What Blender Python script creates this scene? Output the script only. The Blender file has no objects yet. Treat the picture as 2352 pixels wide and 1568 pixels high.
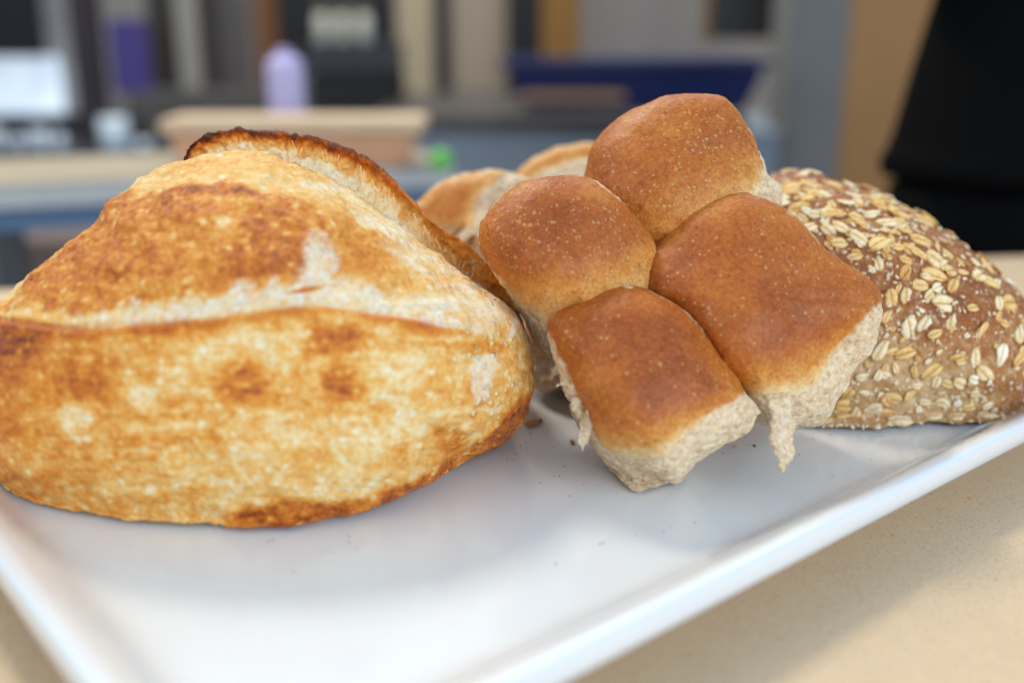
import bpy, math, random
import numpy as np
from mathutils import Vector

random.seed(7)
SC = bpy.context.scene
COL = SC.collection
R = math.radians

# ------------------------------------------------------------------ camera
H = 0.21                      # camera height over the tray floor (metres)
PITCH = R(17.0)
FP = 2400.0                   # focal length in units of a 2352 wide picture
cam_d = bpy.data.cameras.new("camera")
cam = bpy.data.objects.new("camera", cam_d)
COL.objects.link(cam)
cam.location = (0, 0, H)
cam.rotation_euler = (R(90) - PITCH, 0, 0)
cam_d.sensor_width = 36.0
cam_d.lens = FP / 2352 * 36.0
cam_d.clip_start = 0.01
cam_d.clip_end = 60
cam_d.dof.use_dof = True
cam_d.dof.focus_distance = 0.508
cam_d.dof.aperture_fstop = 2.6
SC.camera = cam

# ------------------------------------------------------------------ light
w = bpy.data.worlds.new("World")
SC.world = w
w.use_nodes = True
bg = w.node_tree.nodes["Background"]
bg.inputs[0].default_value = (0.58, 0.79, 1.0, 1)
bg.inputs[1].default_value = 0.58


def area(name, loc, target, sx, sy, power, col):
    d = bpy.data.lights.new(name, 'AREA')
    d.shape = 'RECTANGLE'
    d.size, d.size_y = sx, sy
    d.energy = power
    d.color = col
    o = bpy.data.objects.new(name, d)
    COL.objects.link(o)
    o.location = loc
    o.rotation_euler = (Vector(target) - Vector(loc)).to_track_quat('-Z', 'Y').to_euler()
    return o


# warm daylight slanting in from behind on the left
area("window_light_behind", (-1.35, 2.55, 3.35), (0, .5, 0), .75, .75, 84, (1.0, .92, .76))
# big cool shop window behind and above the photographer
area("window_light_front", (1.35, -1.45, 1.05), (0, .5, .02), 2.2, 1.5, 50, (.78, .89, 1.0))
area("window_light_left", (-2.1, -.1, 1.3), (-.1, .5, .05), 1.4, 1.2, 14, (1.0, .95, .86))

area("added_fill_back", (.2, 3.4, 2.7), (.2, 3.6, 0), 3.5, 1.5, 60, (.93, .96, 1.0))  # added overhead fill that lifts the background, no actual fixture

SC.view_settings.view_transform = 'Standard'
SC.view_settings.look = 'None'
SC.view_settings.exposure = 0.10
SC.view_settings.gamma = 1.0
SC.cycles.use_denoising = True

# ------------------------------------------------------------------ maths
CAM = np.array([0, 0, H])
FW = np.array([0, math.cos(PITCH), -math.sin(PITCH)])
UP = np.array([0, math.sin(PITCH), math.cos(PITCH)])


def proj(P):
    q = P - CAM
    d = q @ FW
    return 1176 + FP * q[..., 0] / d, 784 - FP * (q @ UP) / d, d


def unproj(u, v, d):
    u, v, d = np.asarray(u, float), np.asarray(v, float), np.asarray(d, float)
    x = (u - 1176) / FP
    y = (784 - v) / FP
    return CAM + d[..., None] * (FW + x[..., None] * np.array([1., 0, 0]) + y[..., None] * UP)


def at_y(u, v, y):
    """point on the sight line of (u, v) that lies y metres away on the table axis"""
    p = unproj(u, v, 1.0) - CAM
    return CAM + p * (y / p[..., 1])[..., None] if np.ndim(u) else CAM + p * (y / p[1])


def at_z(u, v, z):
    p = unproj(u, v, 1.0) - CAM
    return CAM + p * ((z - H) / p[2])


def srgb(r, g, b, k=1.0):
    def f(c):
        c /= 255
        return (c / 12.92 if c < .04045 else ((c + .055) / 1.055) ** 2.4) * k
    return (f(r), f(g), f(b), 1)


def _h(ix, iy, iz, s):
    n = (ix * 374761393 + iy * 668265263 + iz * 2147483647 % 4294967291 + s * 974634777) & 0xffffffff
    n = ((n ^ (n >> 13)) * 1274126177) & 0xffffffff
    n = ((n ^ (n >> 16)) * 2246822519) & 0xffffffff
    return ((n ^ (n >> 15)) & 0xffffff) / 16777215.0


def vnoise(P, s=0):
    P = P + 1000.0
    i = np.floor(P).astype(np.int64)
    f = P - i
    f = f * f * f * (f * (f * 6 - 15) + 10)
    x, y, z = i[:, 0], i[:, 1], i[:, 2]
    r = 0
    for a in (0, 1):
        for b in (0, 1):
            for c in (0, 1):
                wgt = (f[:, 0] if a else 1 - f[:, 0]) * (f[:, 1] if b else 1 - f[:, 1]) * (f[:, 2] if c else 1 - f[:, 2])
                r = r + wgt * _h(x + a, y + b, z + c, s)
    return r * 2 - 1


def fbm(P, size, octaves=3, s=0, g=.5):
    """-1..1 noise, features about `size` metres"""
    r, a, t = 0, 1.0, 0.0
    Q = P / size
    for k in range(octaves):
        r = r + a * vnoise(Q * 2 ** k, s + k * 17)
        t += a
        a *= g
    return r / t * 1.5


def sstep(a, b, x):
    t = np.clip((x - a) / (b - a), 0, 1)
    return t * t * (3 - 2 * t)


def seg_dist(u, v, pts):
    """distance to polyline, parameter 0..1 along it"""
    best = np.full(u.shape, 1e9)
    par = np.zeros(u.shape)
    n = len(pts) - 1
    for i in range(n):
        ax, ay = pts[i]
        bx, by = pts[i + 1]
        dx, dy = bx - ax, by - ay
        t = np.clip(((u - ax) * dx + (v - ay) * dy) / (dx * dx + dy * dy), 0, 1)
        d = np.hypot(u - ax - t * dx, v - ay - t * dy)
        m = d < best
        best[m] = d[m]
        par[m] = (i + t[m]) / n
    return best, par


def inside(u, v, poly):
    c = np.zeros(u.shape, bool)
    n = len(poly)
    for i in range(n):
        x1, y1 = poly[i]
        x2, y2 = poly[(i + 1) % n]
        if y1 == y2:
            continue
        c ^= ((y1 > v) != (y2 > v)) & (u < (x2 - x1) * (v - y1) / (y2 - y1) + x1)
    return c


def poly_sd(u, v, poly):
    d, _ = seg_dist(u, v, list(poly) + [poly[0]])
    return np.where(inside(u, v, poly), -d, d)


def smooth_closed(pts, n=400):
    """closed Catmull-Rom through pts"""
    p = np.array(pts, float)
    k = len(p)
    out = []
    per = max(2, n // k)
    for i in range(k):
        a, b, c, d = p[(i - 1) % k], p[i], p[(i + 1) % k], p[(i + 2) % k]
        for t in np.linspace(0, 1, per, endpoint=False):
            out.append(.5 * (2 * b + (c - a) * t + (2 * a - 5 * b + 4 * c - d) * t * t + (3 * b - a - 3 * c + d) * t ** 3))
    return np.array(out)


def smooth_open(pts, n):
    p = np.array(pts, float)
    p = np.vstack([2 * p[0] - p[1], p, 2 * p[-1] - p[-2]])
    k = len(p) - 3
    s = np.linspace(0, k - 1e-6, n)
    i = s.astype(int)
    t = (s - i)[:, None]
    a, b, c, d = p[i], p[i + 1], p[i + 2], p[i + 3]
    return .5 * (2 * b + (c - a) * t + (2 * a - 5 * b + 4 * c - d) * t * t + (3 * b - a - 3 * c + d) * t ** 3)


NB = 480


def polar_radius(pts, c):
    """largest radius of the closed curve around c, per angle bin"""
    p = np.asarray(pts)
    q = np.vstack([p, p[:1]])
    dens = []
    for i in range(len(p)):
        dens.append(q[i] + (q[i + 1] - q[i]) * np.linspace(0, 1, 24, endpoint=False)[:, None])
    d = np.vstack(dens) - c
    th = np.arctan2(d[:, 1], d[:, 0])
    r = np.hypot(d[:, 0], d[:, 1])
    return bin_max(th, r)


def bin_max(th, r, sm=0):
    b = ((th + np.pi) / (2 * np.pi) * NB).astype(int) % NB
    out = np.zeros(NB)
    np.maximum.at(out, b, r)
    z = out == 0
    if z.any():
        idx = np.arange(NB)
        ok = idx[~z]
        out = np.interp(idx, np.r_[ok - NB, ok, ok + NB], np.tile(out[~z], 3))
    if sm:
        out = np.max([np.roll(out, q) for q in (-3, -2, -1, 0, 1, 2, 3)], 0)
        k = np.hanning(sm * 2 + 3)
        k /= k.sum()
        out = np.convolve(np.r_[out[-sm - 1:], out, out[:sm + 1]], k, 'valid')
    return out


def smooth_bins(a, sm):
    k = np.hanning(sm * 2 + 3)
    k /= k.sum()
    return np.convolve(np.r_[a[-sm - 1:], a, a[:sm + 1]], k, 'valid')


def samp(a, th):
    x = (th + np.pi) / (2 * np.pi) * NB - .5
    i = np.floor(x).astype(int)
    f = x - i
    return a[i % NB] * (1 - f) + a[(i + 1) % NB] * f


def flat_base(P, z0=0.001):
    """flatten what would reach below the tray floor"""
    zs = z0 + .004
    m = P[:, 2] < zs
    P[m, 2] = z0 + (zs - z0) * np.exp((P[m, 2] - zs) / .006)
    return P


def fit_outline(P, c, outline, ring=None, crust=None):
    """push the shape sideways (depth kept) until its outline seen from the table front is `outline`"""
    u, v, d = proj(P)
    du, dv = u - c[0], v - c[1]
    th, r = np.arctan2(dv, du), np.hypot(du, dv)
    cur = bin_max(th, r, 8)
    tgt = smooth_bins(polar_radius(outline, c), 5)
    rc, rt = samp(cur, th), samp(tgt, th)
    if crust is None:
        r2 = r * rt / rc
    else:
        ur, vr, _ = proj(ring)
        e = bin_max(np.arctan2(vr - c[1], ur - c[0]), np.hypot(ur - c[0], vr - c[1]), 10)
        ct = smooth_bins(polar_radius(crust, c), 5)
        e = np.minimum(e, cur * .995)
        same = sstep(.93, .99, ct / tgt)
        ct = ct * (1 - same) + tgt * e / cur * same
        e_, c_ = samp(e, th), samp(ct, th)
        slope = np.clip((rt - c_) / np.maximum(rc - e_, 1e-3 * rc), 0, 2.2)
        two = np.where(r < e_, r * c_ / e_, c_ + (r - e_) * slope)
        s_ = samp(smooth_bins(same, 8), th)
        r2 = two * (1 - s_) + r * rt / rc * s_
    k = r2 / np.maximum(r, 1e-9)
    w_ = sstep(0, .9, r / rc)                      # keep the middle smooth
    k = k * w_ + np.median(k) * (1 - w_)
    Q = unproj(c[0] + du * k, c[1] + dv * k, d)
    if crust is not None:      # second pass: exact outline
        return fit_outline(Q, c, outline)
    return Q


def to_ground(P, z0=0.0008):
    """nothing below the tray floor: slide those points up onto it"""
    zs = z0 + .0032
    m = P[:, 2] < zs
    zn = z0 + (zs - z0) * np.exp((P[m, 2] - zs) / .012)
    k = (H - zn) / (H - P[m, 2])
    P[m] = CAM + (P[m] - CAM) * k[:, None]
    return P


def normals(P, F):
    a, b, c, d = P[F[:, 0]], P[F[:, 1]], P[F[:, 2]], P[F[:, 3]]
    n = np.cross(c - a, d - b)
    N = np.zeros_like(P)
    for k in range(4):
        for ax in range(3):
            N[:, ax] += np.bincount(F[:, k], n[:, ax], len(P))
    return N / np.maximum(np.linalg.norm(N, axis=1), 1e-12)[:, None]


def grid_faces(nr, nt, closed=True):
    i, j = np.meshgrid(np.arange(nr - 1), np.arange(nt if closed else nt - 1), indexing='ij')
    a = i * nt + j
    b = i * nt + (j + 1) % nt
    return np.stack([a, b, b + nt, a + nt], -1).reshape(-1, 4)


def grow(nr, nt):
    return grid_faces(nr, nt)


# ------------------------------------------------------------------ objects
def put(name, me, parent=None, mat=None):
    o = bpy.data.objects.new(name, me)
    COL.objects.link(o)
    if parent:
        o.parent = parent
    if mat:
        me.materials.append(mat)
    return o


def mesh_np(name, P, F, parent=None, mat=None, attrs=None, smooth=True):
    me = bpy.data.meshes.new(name)
    F = np.asarray(F)
    me.vertices.add(len(P))
    me.vertices.foreach_set('co', np.asarray(P, np.float32).ravel())
    me.loops.add(F.size)
    me.loops.foreach_set('vertex_index', F.ravel().astype(np.int32))
    me.polygons.add(len(F))
    me.polygons.foreach_set('loop_start', (np.arange(len(F)) * F.shape[1]).astype(np.int32))
    me.update(calc_edges=True)
    me.polygons.foreach_set('use_smooth', np.full(len(F), smooth))
    for k, a in (attrs or {}).items():
        at = me.attributes.new(k, 'FLOAT', 'POINT')
        at.data.foreach_set('value', np.asarray(a, np.float32))
    me.validate()
    return put(name, me, parent, mat)


def thing(name, label, cat, loc=(0, 0, 0), group=None):
    o = bpy.data.objects.new(name, None)
    COL.objects.link(o)
    o.location = loc
    o.empty_display_size = .02
    tag(o, label, cat, group)
    return o


def tag(o, label, cat, group=None):
    o['label'] = label
    o['category'] = cat
    if group:
        o['group'] = group
    return o


# ------------------------------------------------------------------ materials
class NT:
    def __init__(s, name):
        s.m = bpy.data.materials.new(name)
        s.m.use_nodes = True
        s.t = s.m.node_tree
        s.b = s.t.nodes['Principled BSDF']
        s.co = None

    def n(s, typ, **kw):
        x = s.t.nodes.new(typ)
        for k, v in kw.items():
            setattr(x, k, v)
        return x

    def l(s, a, b):
        s.t.links.new(a, b)

    def coord(s):
        if not s.co:
            s.co = s.n('ShaderNodeTexCoord').outputs['Object']
        return s.co

    def noise(s, size, detail=3, rough=.5, out='Fac', dist=0):
        x = s.n('ShaderNodeTexNoise')
        x.inputs['Scale'].default_value = 1 / size
        x.inputs['Detail'].default_value = detail
        x.inputs['Roughness'].default_value = rough
        x.inputs['Distortion'].default_value = dist
        s.l(s.coord(), x.inputs['Vector'])
        return x.outputs[out]

    def voro(s, size, feature='F1', out='Distance', rnd=1.0):
        x = s.n('ShaderNodeTexVoronoi', feature=feature)
        x.inputs['Scale'].default_value = 1 / size
        x.inputs['Randomness'].default_value = rnd
        s.l(s.coord(), x.inputs['Vector'])
        return x.outputs[out]

    def attr(s, name):
        return s.n('ShaderNodeAttribute', attribute_name=name).outputs['Fac']

    def math(s, op, a, b=None, c=None, clamp=False):
        x = s.n('ShaderNodeMath', operation=op, use_clamp=clamp)
        for i, q in enumerate((a, b, c)):
            if q is None:
                continue
            if isinstance(q, (int, float)):
                x.inputs[i].default_value = q
            else:
                s.l(q, x.inputs[i])
        return x.outputs[0]

    def rng(s, x, a, b, c=0., d=1.):
        m = s.n('ShaderNodeMapRange', interpolation_type='SMOOTHSTEP')
        for k, q in zip(('From Min', 'From Max', 'To Min', 'To Max'), (a, b, c, d)):
            m.inputs[k].default_value = q
        s.l(x, m.inputs['Value'])
        return m.outputs[0]

    def ramp(s, x, stops):
        r = s.n('ShaderNodeValToRGB')
        e = r.color_ramp.elements
        while len(e) < len(stops):
            e.new(.5)
        for el, (p, c) in zip(e, stops):
            el.position = p
            el.color = c
        s.l(x, r.inputs[0])
        return r.outputs[0]

    def mix(s, f, a, b, mode='MIX'):
        m = s.n('ShaderNodeMix', data_type='RGBA', blend_type=mode)
        for sock, q in ((m.inputs[0], f), (m.inputs[6], a), (m.inputs[7], b)):
            if isinstance(q, (int, float)):
                sock.default_value = q
            elif isinstance(q, tuple):
                sock.default_value = q
            else:
                s.l(q, sock)
        return m.outputs[2]

    def color(s, c):
        if isinstance(c, tuple):
            s.b.inputs['Base Color'].default_value = c
        else:
            s.l(c, s.b.inputs['Base Color'])

    def set(s, **kw):
        for k, v in kw.items():
            i = s.b.inputs[k.replace('_', ' ')]
            if isinstance(v, (int, float, tuple)):
                i.default_value = v
            else:
                s.l(v, i)

    def bump(s, hgt, dist, prev=None, strength=1.0):
        b = s.n('ShaderNodeBump')
        b.inputs['Distance'].default_value = dist
        if isinstance(strength, (int, float)):
            b.inputs['Strength'].default_value = strength
        else:
            s.l(strength, b.inputs['Strength'])
        s.l(hgt, b.inputs['Height'])
        if prev:
            s.l(prev, b.inputs['Normal'])
        s.l(b.outputs[0], s.b.inputs['Normal'])
        return b.outputs[0]


def plain(name, c, rough=.6, var=.12, size=.05, metal=0, bump=0.0):
    m = NT(name)
    n = m.noise(size, 4)
    d = tuple(x * (1 - var) for x in c[:3]) + (1,)
    b = tuple(min(1, x * (1 + var)) for x in c[:3]) + (1,)
    m.color(m.mix(n, d, b))
    m.set(Roughness=rough, Metallic=metal)
    if bump:
        m.bump(n, bump)
    return m.m


CRUST = [(0.0, srgb(242, 232, 210)), (.16, srgb(242, 214, 160)), (.30, srgb(238, 184, 102)), (.45, srgb(226, 146, 52)),
         (.60, srgb(200, 108, 36)), (.74, srgb(150, 72, 28)), (.87, srgb(88, 42, 22)), (1.0, srgb(30, 20, 15))]


def mat_sourdough():
    m = NT('sourdough_crust')
    bake = m.attr('bake')
    mot = m.attr('mottle')
    fine = m.math('SUBTRACT', m.noise(.0022, 4, .62), .5)
    mid = m.math('SUBTRACT', m.noise(.006, 3, .55), .5)
    x = m.math('MULTIPLY_ADD', fine, m.math('MULTIPLY', mot, .75), bake)
    x = m.math('MULTIPLY_ADD', mid, m.math('MULTIPLY', mot, .55), x)
    # pale spots where bubbles lifted the skin
    pv = m.voro(.0068)
    pp = m.rng(m.math('MULTIPLY_ADD', m.noise(.003, 2), .3, pv), .28, .46, 1, 0)
    x = m.math('MULTIPLY_ADD', m.math('MULTIPLY', pp, mot), -.26, x)
    # blisters: pale round centres
    v = m.voro(.0042)
    bl = m.attr('blister')
    dome = m.rng(v, .18, .48, 1, 0)
    pick = m.rng(m.noise(.012, 2), .44, .56)
    domeb = m.math('MULTIPLY', m.math('MULTIPLY', dome, pick), bl)
    x = m.math('MULTIPLY_ADD', domeb, -.20, x, clamp=True)
    c = m.ramp(x, CRUST)
    fl = m.attr('flour')
    f = m.math('MULTIPLY', fl, m.rng(m.noise(.0026, 4, .65), .32, .60, .25, 1), clamp=True)
    c = m.mix(f, c, m.mix(m.rng(m.noise(.004, 4, .6), .35, .65), srgb(238, 222, 186), srgb(242, 238, 228)))
    m.color(c)
    m.set(Roughness=m.rng(x, .1, .7, .62, .45), Specular_IOR_Level=.3)
    m.set(Subsurface_Weight=.08, Subsurface_Scale=.004)
    m.b.inputs['Subsurface Radius'].default_value = (1, .5, .2)
    n1 = m.bump(m.noise(.0045, 6, .62), .0030, None, .7)
    n2 = m.bump(domeb, .0014, n1, .8)
    m.bump(m.noise(.0011, 3, .6), .0004, n2, .5)
    return m.m


def mat_roll():
    m = NT('roll_crust')
    bake, crumb = m.attr('bake'), m.attr('crumb')
    x = m.math('MULTIPLY_ADD', m.math('SUBTRACT', m.noise(.0022, 5, .75), .5), .75, bake)
    x = m.math('MULTIPLY_ADD', m.math('SUBTRACT', m.noise(.010, 4, .55), .5), .16, x, clamp=True)
    c = m.ramp(x, [(0, srgb(232, 204, 160)), (.2, srgb(222, 172, 104)), (.4, srgb(204, 132, 52)), (.6, srgb(178, 96, 34)),
                   (.8, srgb(146, 70, 26)), (1, srgb(112, 52, 26))])
    # bran specks: pale raised flakes and darker ones
    sp = m.voro(.0021)
    pick = m.n('ShaderNodeTexVoronoi')
    pick.inputs['Scale'].default_value = 1 / .0021
    m.l(m.coord(), pick.inputs['Vector'])
    sep = m.n('ShaderNodeSeparateColor')
    m.l(pick.outputs['Color'], sep.inputs[0])
    warp = m.math('MULTIPLY_ADD', m.math('SUBTRACT', m.noise(.0010, 3, .6), .5), .9, sp)
    rad = m.math('MULTIPLY_ADD', m.math('POWER', sep.outputs[1], 2.0), .38, .16)
    disc = m.rng(m.math('SUBTRACT', warp, rad), -.02, .07, 1, 0)
    dens = m.math('MULTIPLY', m.attr('speck'), .75)
    pale = m.math('MULTIPLY', disc, m.math('LESS_THAN', sep.outputs[0], dens))
    dark = m.math('MULTIPLY', disc, m.math('GREATER_THAN', sep.outputs[0], .86))
    c = m.mix(m.math('MULTIPLY', pale, .42), c, srgb(226, 172, 108))
    c = m.mix(m.math('MULTIPLY', dark, .42), c, srgb(112, 56, 30))
    # fine bran freckles: brown ones show on the paler skirt
    fr = m.rng(m.noise(.0013, 2, .5), .60, .70)
    c = m.mix(m.math('MULTIPLY', fr, .42), c, srgb(150, 76, 36))
    fr2 = m.rng(m.noise(.0017, 3, .5), .34, .26)
    c = m.mix(m.math('MULTIPLY', fr2, m.math('MULTIPLY', m.attr('speck'), .5)), c, srgb(226, 176, 112))
    # crumb
    cn = m.noise(.0030, 5, .7)
    cc = m.ramp(cn, [(.25, srgb(184, 142, 98)), (.42, srgb(216, 187, 150)), (.58, srgb(234, 212, 180)), (.8, srgb(244, 228, 204))])
    br = m.rng(m.noise(.0019, 3, .6), .58, .70)
    cc = m.mix(m.math('MULTIPLY', br, .62), cc, srgb(188, 122, 70))
    m.color(m.mix(crumb, c, cc))
    m.set(Roughness=m.math('MULTIPLY_ADD', crumb, .40, .50), Specular_IOR_Level=m.math('MULTIPLY_ADD', crumb, -.25, .32))
    m.set(Subsurface_Weight=.08, Subsurface_Scale=.004)
    m.b.inputs['Subsurface Radius'].default_value = (1, .5, .2)
    n1 = m.bump(m.noise(.0024, 5, .65), .0011, None, m.math('MULTIPLY_ADD', crumb, .35, .25))
    m.bump(pale, .0008, n1, .8)
    return m.m


def mat_oatloaf():
    m = NT('wholegrain_crust')
    x = m.attr('bake')
    x = m.math('MULTIPLY_ADD', m.math('SUBTRACT', m.noise(.004, 5, .65), .5), .55, x, clamp=True)
    c = m.ramp(x, [(0, srgb(222, 192, 152)), (.25, srgb(198, 156, 106)), (.45, srgb(174, 116, 62)), (.65, srgb(150, 86, 36)),
                   (.85, srgb(112, 58, 28)), (1, srgb(70, 38, 22))])
    sp = m.rng(m.noise(.0026, 4, .7), .52, .66)
    c = m.mix(m.math('MULTIPLY', sp, .55), c, srgb(222, 198, 172))
    m.color(c)
    m.set(Roughness=.55, Specular_IOR_Level=.35)
    n1 = m.bump(m.noise(.005, 5, .6), .0022, None, .7)
    m.bump(m.noise(.0013, 3, .6), .0005, n1, .6)
    return m.m


def mat_oat(name, a, b, c0):
    m = NT(name)
    sx = m.n('ShaderNodeSeparateXYZ')
    m.l(m.coord(), sx.inputs[0])
    oi = m.n('ShaderNodeObjectInfo')
    n = m.noise(.30, 4, .65)
    n = m.math('MULTIPLY_ADD', m.math('SUBTRACT', oi.outputs['Random'], .5), .22, n)
    ya = m.math('ABSOLUTE', m.math('MULTIPLY_ADD', m.noise(.25, 2), .05, m.math('SUBTRACT', sx.outputs[1], .025)))
    g = m.rng(ya, .012, .045, .42, 0)                       # seam of the flake
    r2 = m.math('ADD', m.math('MULTIPLY', sx.outputs[0], sx.outputs[0]), m.math('MULTIPLY', m.math('MULTIPLY', sx.outputs[1], sx.outputs[1]), 2.6))
    e = m.rng(r2, .12, .24, 0, .22)                         # toasted rim
    n = m.math('SUBTRACT', m.math('SUBTRACT', n, g), e)
    m.color(m.ramp(n, [(.12, c0), (.36, b), (.56, a)]))
    m.set(Roughness=.65, Specular_IOR_Level=.3)
    m.bump(m.noise(.16, 4, .6), .0006, None, .6)
    return m.m


M_SOUR, M_ROLL, M_OATL = mat_sourdough(), mat_roll(), mat_oatloaf()
M_OATS = [mat_oat('oat_cream', srgb(246, 230, 196), srgb(236, 204, 148), srgb(204, 156, 92)),
          mat_oat('oat_golden', srgb(240, 205, 140), srgb(228, 178, 104), srgb(188, 128, 66)),
          mat_oat('oat_white', srgb(250, 242, 222), srgb(242, 222, 184), srgb(216, 176, 116)),
          mat_oat('oat_toasted', srgb(222, 168, 100), srgb(198, 134, 70), srgb(142, 84, 42))]
#SOURDOUGH
# ------------------------------------------------------------------ sourdough loaf
def sphere_dirs(nr, nt, pole, side, front=.68):
    """unit directions on rings round `pole`, more rings on the pole's half"""
    nf = int(nr * front)
    al = np.r_[np.linspace(0.0005, 1.62, nf, endpoint=False), np.linspace(1.62, math.pi - .0005, nr - nf)]
    be = np.linspace(0, 2 * np.pi, nt, endpoint=False)
    A, B = np.meshgrid(al, be, indexing='ij')
    up = np.cross(pole, side)
    D = (np.cos(A)[..., None] * pole + (np.sin(A) * np.cos(B))[..., None] * side + (np.sin(A) * np.sin(B))[..., None] * up)
    return D.reshape(-1, 3)


def sourdough():
    root = thing('sourdough_loaf', 'large golden crusty white loaf with burnt split ridge on the left of the tray', 'bread',
                 (-.125, .51, 0))
    off = np.array([-.125, .51, 0])
    c3 = np.array([-.125, .503, .052])
    pole = CAM - c3
    pole /= np.linalg.norm(pole)
    side = np.cross([0, 0, 1.], pole)
    side /= np.linalg.norm(side)
    nr, nt = 400, 820
    D = sphere_dirs(nr, nt, pole, side)
    rad = np.array([.137, .103, .100])
    p = 2.15
    r = (np.abs(D / rad) ** p).sum(1) ** (-1 / p)
    P = flat_base(c3 + D * r[:, None])
    out = smooth_closed([(-75, 850), (-52, 745), (0, 672), (60, 620), (112, 585), (150, 543), (195, 512), (222, 478), (232, 452), (262, 440), (300, 417), (360, 384),
                         (430, 362), (500, 354), (580, 350), (640, 362), (720, 386), (800, 427), (870, 472), (930, 516), (990, 566),
                         (1060, 628), (1130, 682), (1192, 726), (1212, 785), (1227, 850), (1224, 905), (1205, 952), (1172, 998),
                         (1140, 1024), (1096, 1040), (1058, 1078), (1000, 1118), (930, 1150), (850, 1178), (750, 1198), (650, 1211), (560, 1215),
                         (450, 1212), (300, 1203), (180, 1186), (80, 1163), (30, 1130), (0, 1108), (-42, 1050), (-72, 950)], 880)
    P = fit_outline(P, np.array([570., 790.]), out)
    F = grow(nr, nt)
    N = normals(P, F)
    if ((P - c3) * N).sum() < 0:
        N = -N
        F = F[:, ::-1]
    u, v, d = proj(P)
    front = sstep(-.05, .25, (N * (CAM - P)).sum(1) / np.linalg.norm(CAM - P, axis=1))
    crease = [(-80, 720), (0, 737), (80, 752), (160, 762), (240, 757), (330, 748), (500, 736), (600, 722), (700, 714), (780, 714),
              (850, 722), (930, 738), (1010, 754), (1080, 766), (1140, 778), (1210, 790)]
    cx = np.array([a for a, _ in crease])
    cy = np.array([b for _, b in crease])
    wob = fbm(P, .02, 3, 5) * 5
    dv = v - np.interp(u, cx, cy) + wob
    fade = (1 - sstep(940, 1130, u))
    disp = -0.0030 * (1 - sstep(-80, -2, dv)) * np.exp(-np.clip(-dv - 30, 0, None) / 140) * fade    # upper part set back
    disp += 0.0016 * np.exp(-((dv - 8) / 9.0) ** 2) * fade
    disp -= 0.0013 * np.exp(-((dv + 7) / 7.0) ** 2) * fade * (1 - sstep(350, 500, u) * .6)
    # lumps
    disp += .0022 * fbm(P, .055, 2, 11) + .0009 * fbm(P, .016, 3, 12)
    up_reg = (1 - sstep(-30, 0, dv))
    lowreg = 1 - up_reg
    # skin plate on the upper part: its torn edge stands proud
    plate = [(-60, 700), (0, 690), (60, 625), (150, 548), (232, 458), (300, 434), (420, 424), (510, 414), (570, 420), (640, 436), (730, 470),
             (800, 500), (840, 540), (770, 548), (722, 545), (700, 590), (698, 640), (740, 668), (640, 662), (520, 668), (400, 690), (250, 706), (120, 712)]
    wu = u + 18 * fbm(P, .012, 3, 21)
    wv = v + 14 * fbm(P, .012, 3, 22)
    sd = poly_sd(wu, wv, smooth_closed(plate, 120))
    pl = 1 - sstep(-14, 8, sd)
    disp += .0013 * pl * front + (.0008 * fbm(P, .0045, 3, 23) + .0007 * fbm(P, .012, 2, 24)) * (v < 700)
    # right side swelling between plate and split
    n_bub = fbm(P, .008, 2, 43)
    streak = vnoise(np.stack([u / 160, v / 7.5, d * 0], -1) + wob[:, None] * .03, 31)
    disp += .0002 * streak + .0006 * n_bub * lowreg * front
    bl = sstep(980, 1120, u)
    disp += bl * .0008 * fbm(P, .006, 2, 41)
    # torn overhanging skin on the right end and ragged foot
    disp += .0011 * np.abs(fbm(P, .005, 3, 42)) * sstep(.03, .0, P[:, 2])
    P2 = P + N * disp[:, None]
    P2 = to_ground(P2)
    # ---- colour fields (how far each spot is baked)
    n1 = fbm(P, .018, 4, 51)
    n2 = fbm(P, .007, 3, 52)
    n3 = fbm(P, .035, 2, 53)
    bake = np.full(len(P), .30)
    mott = np.full(len(P), .5)
    flour = np.zeros(len(P))
    # lower side: gold, streaked sideways
    blotch = vnoise(np.stack([u / 75, v / 42, d * 0], -1), 61) * .6 + vnoise(np.stack([u / 32, v / 17, d * 0], -1), 62) * .5
    low = .30 + .10 * blotch + .022 * streak + .05 * n1 + .05 * n2
    low += .12 * (1 - sstep(0, 480, u))
    n5 = vnoise(np.stack([u / 22, v / 15, d * 0], -1), 64) + .7 * vnoise(np.stack([u / 11, v / 9, d * 0], -1), 65)
    low += .06 * n5
    mott = mott + .25 * up_reg * pl

    def blob(cu, cv, ru, rv, val, amt, soft=.5, ang=0, rough=.35):
        ca, sa = math.cos(R(ang)), math.sin(R(ang))
        a = ((u - cu) * ca - (v - cv) * sa) / ru
        b = ((u - cu) * sa + (v - cv) * ca) / rv
        q = (np.abs(a) ** 3.2 + np.abs(b) ** 3.2) ** (1 / 3.2) + rough * n2 + rough * .5 * n1
        return (1 - sstep(1 - soft, 1 + soft, q)) * amt, val

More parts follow.
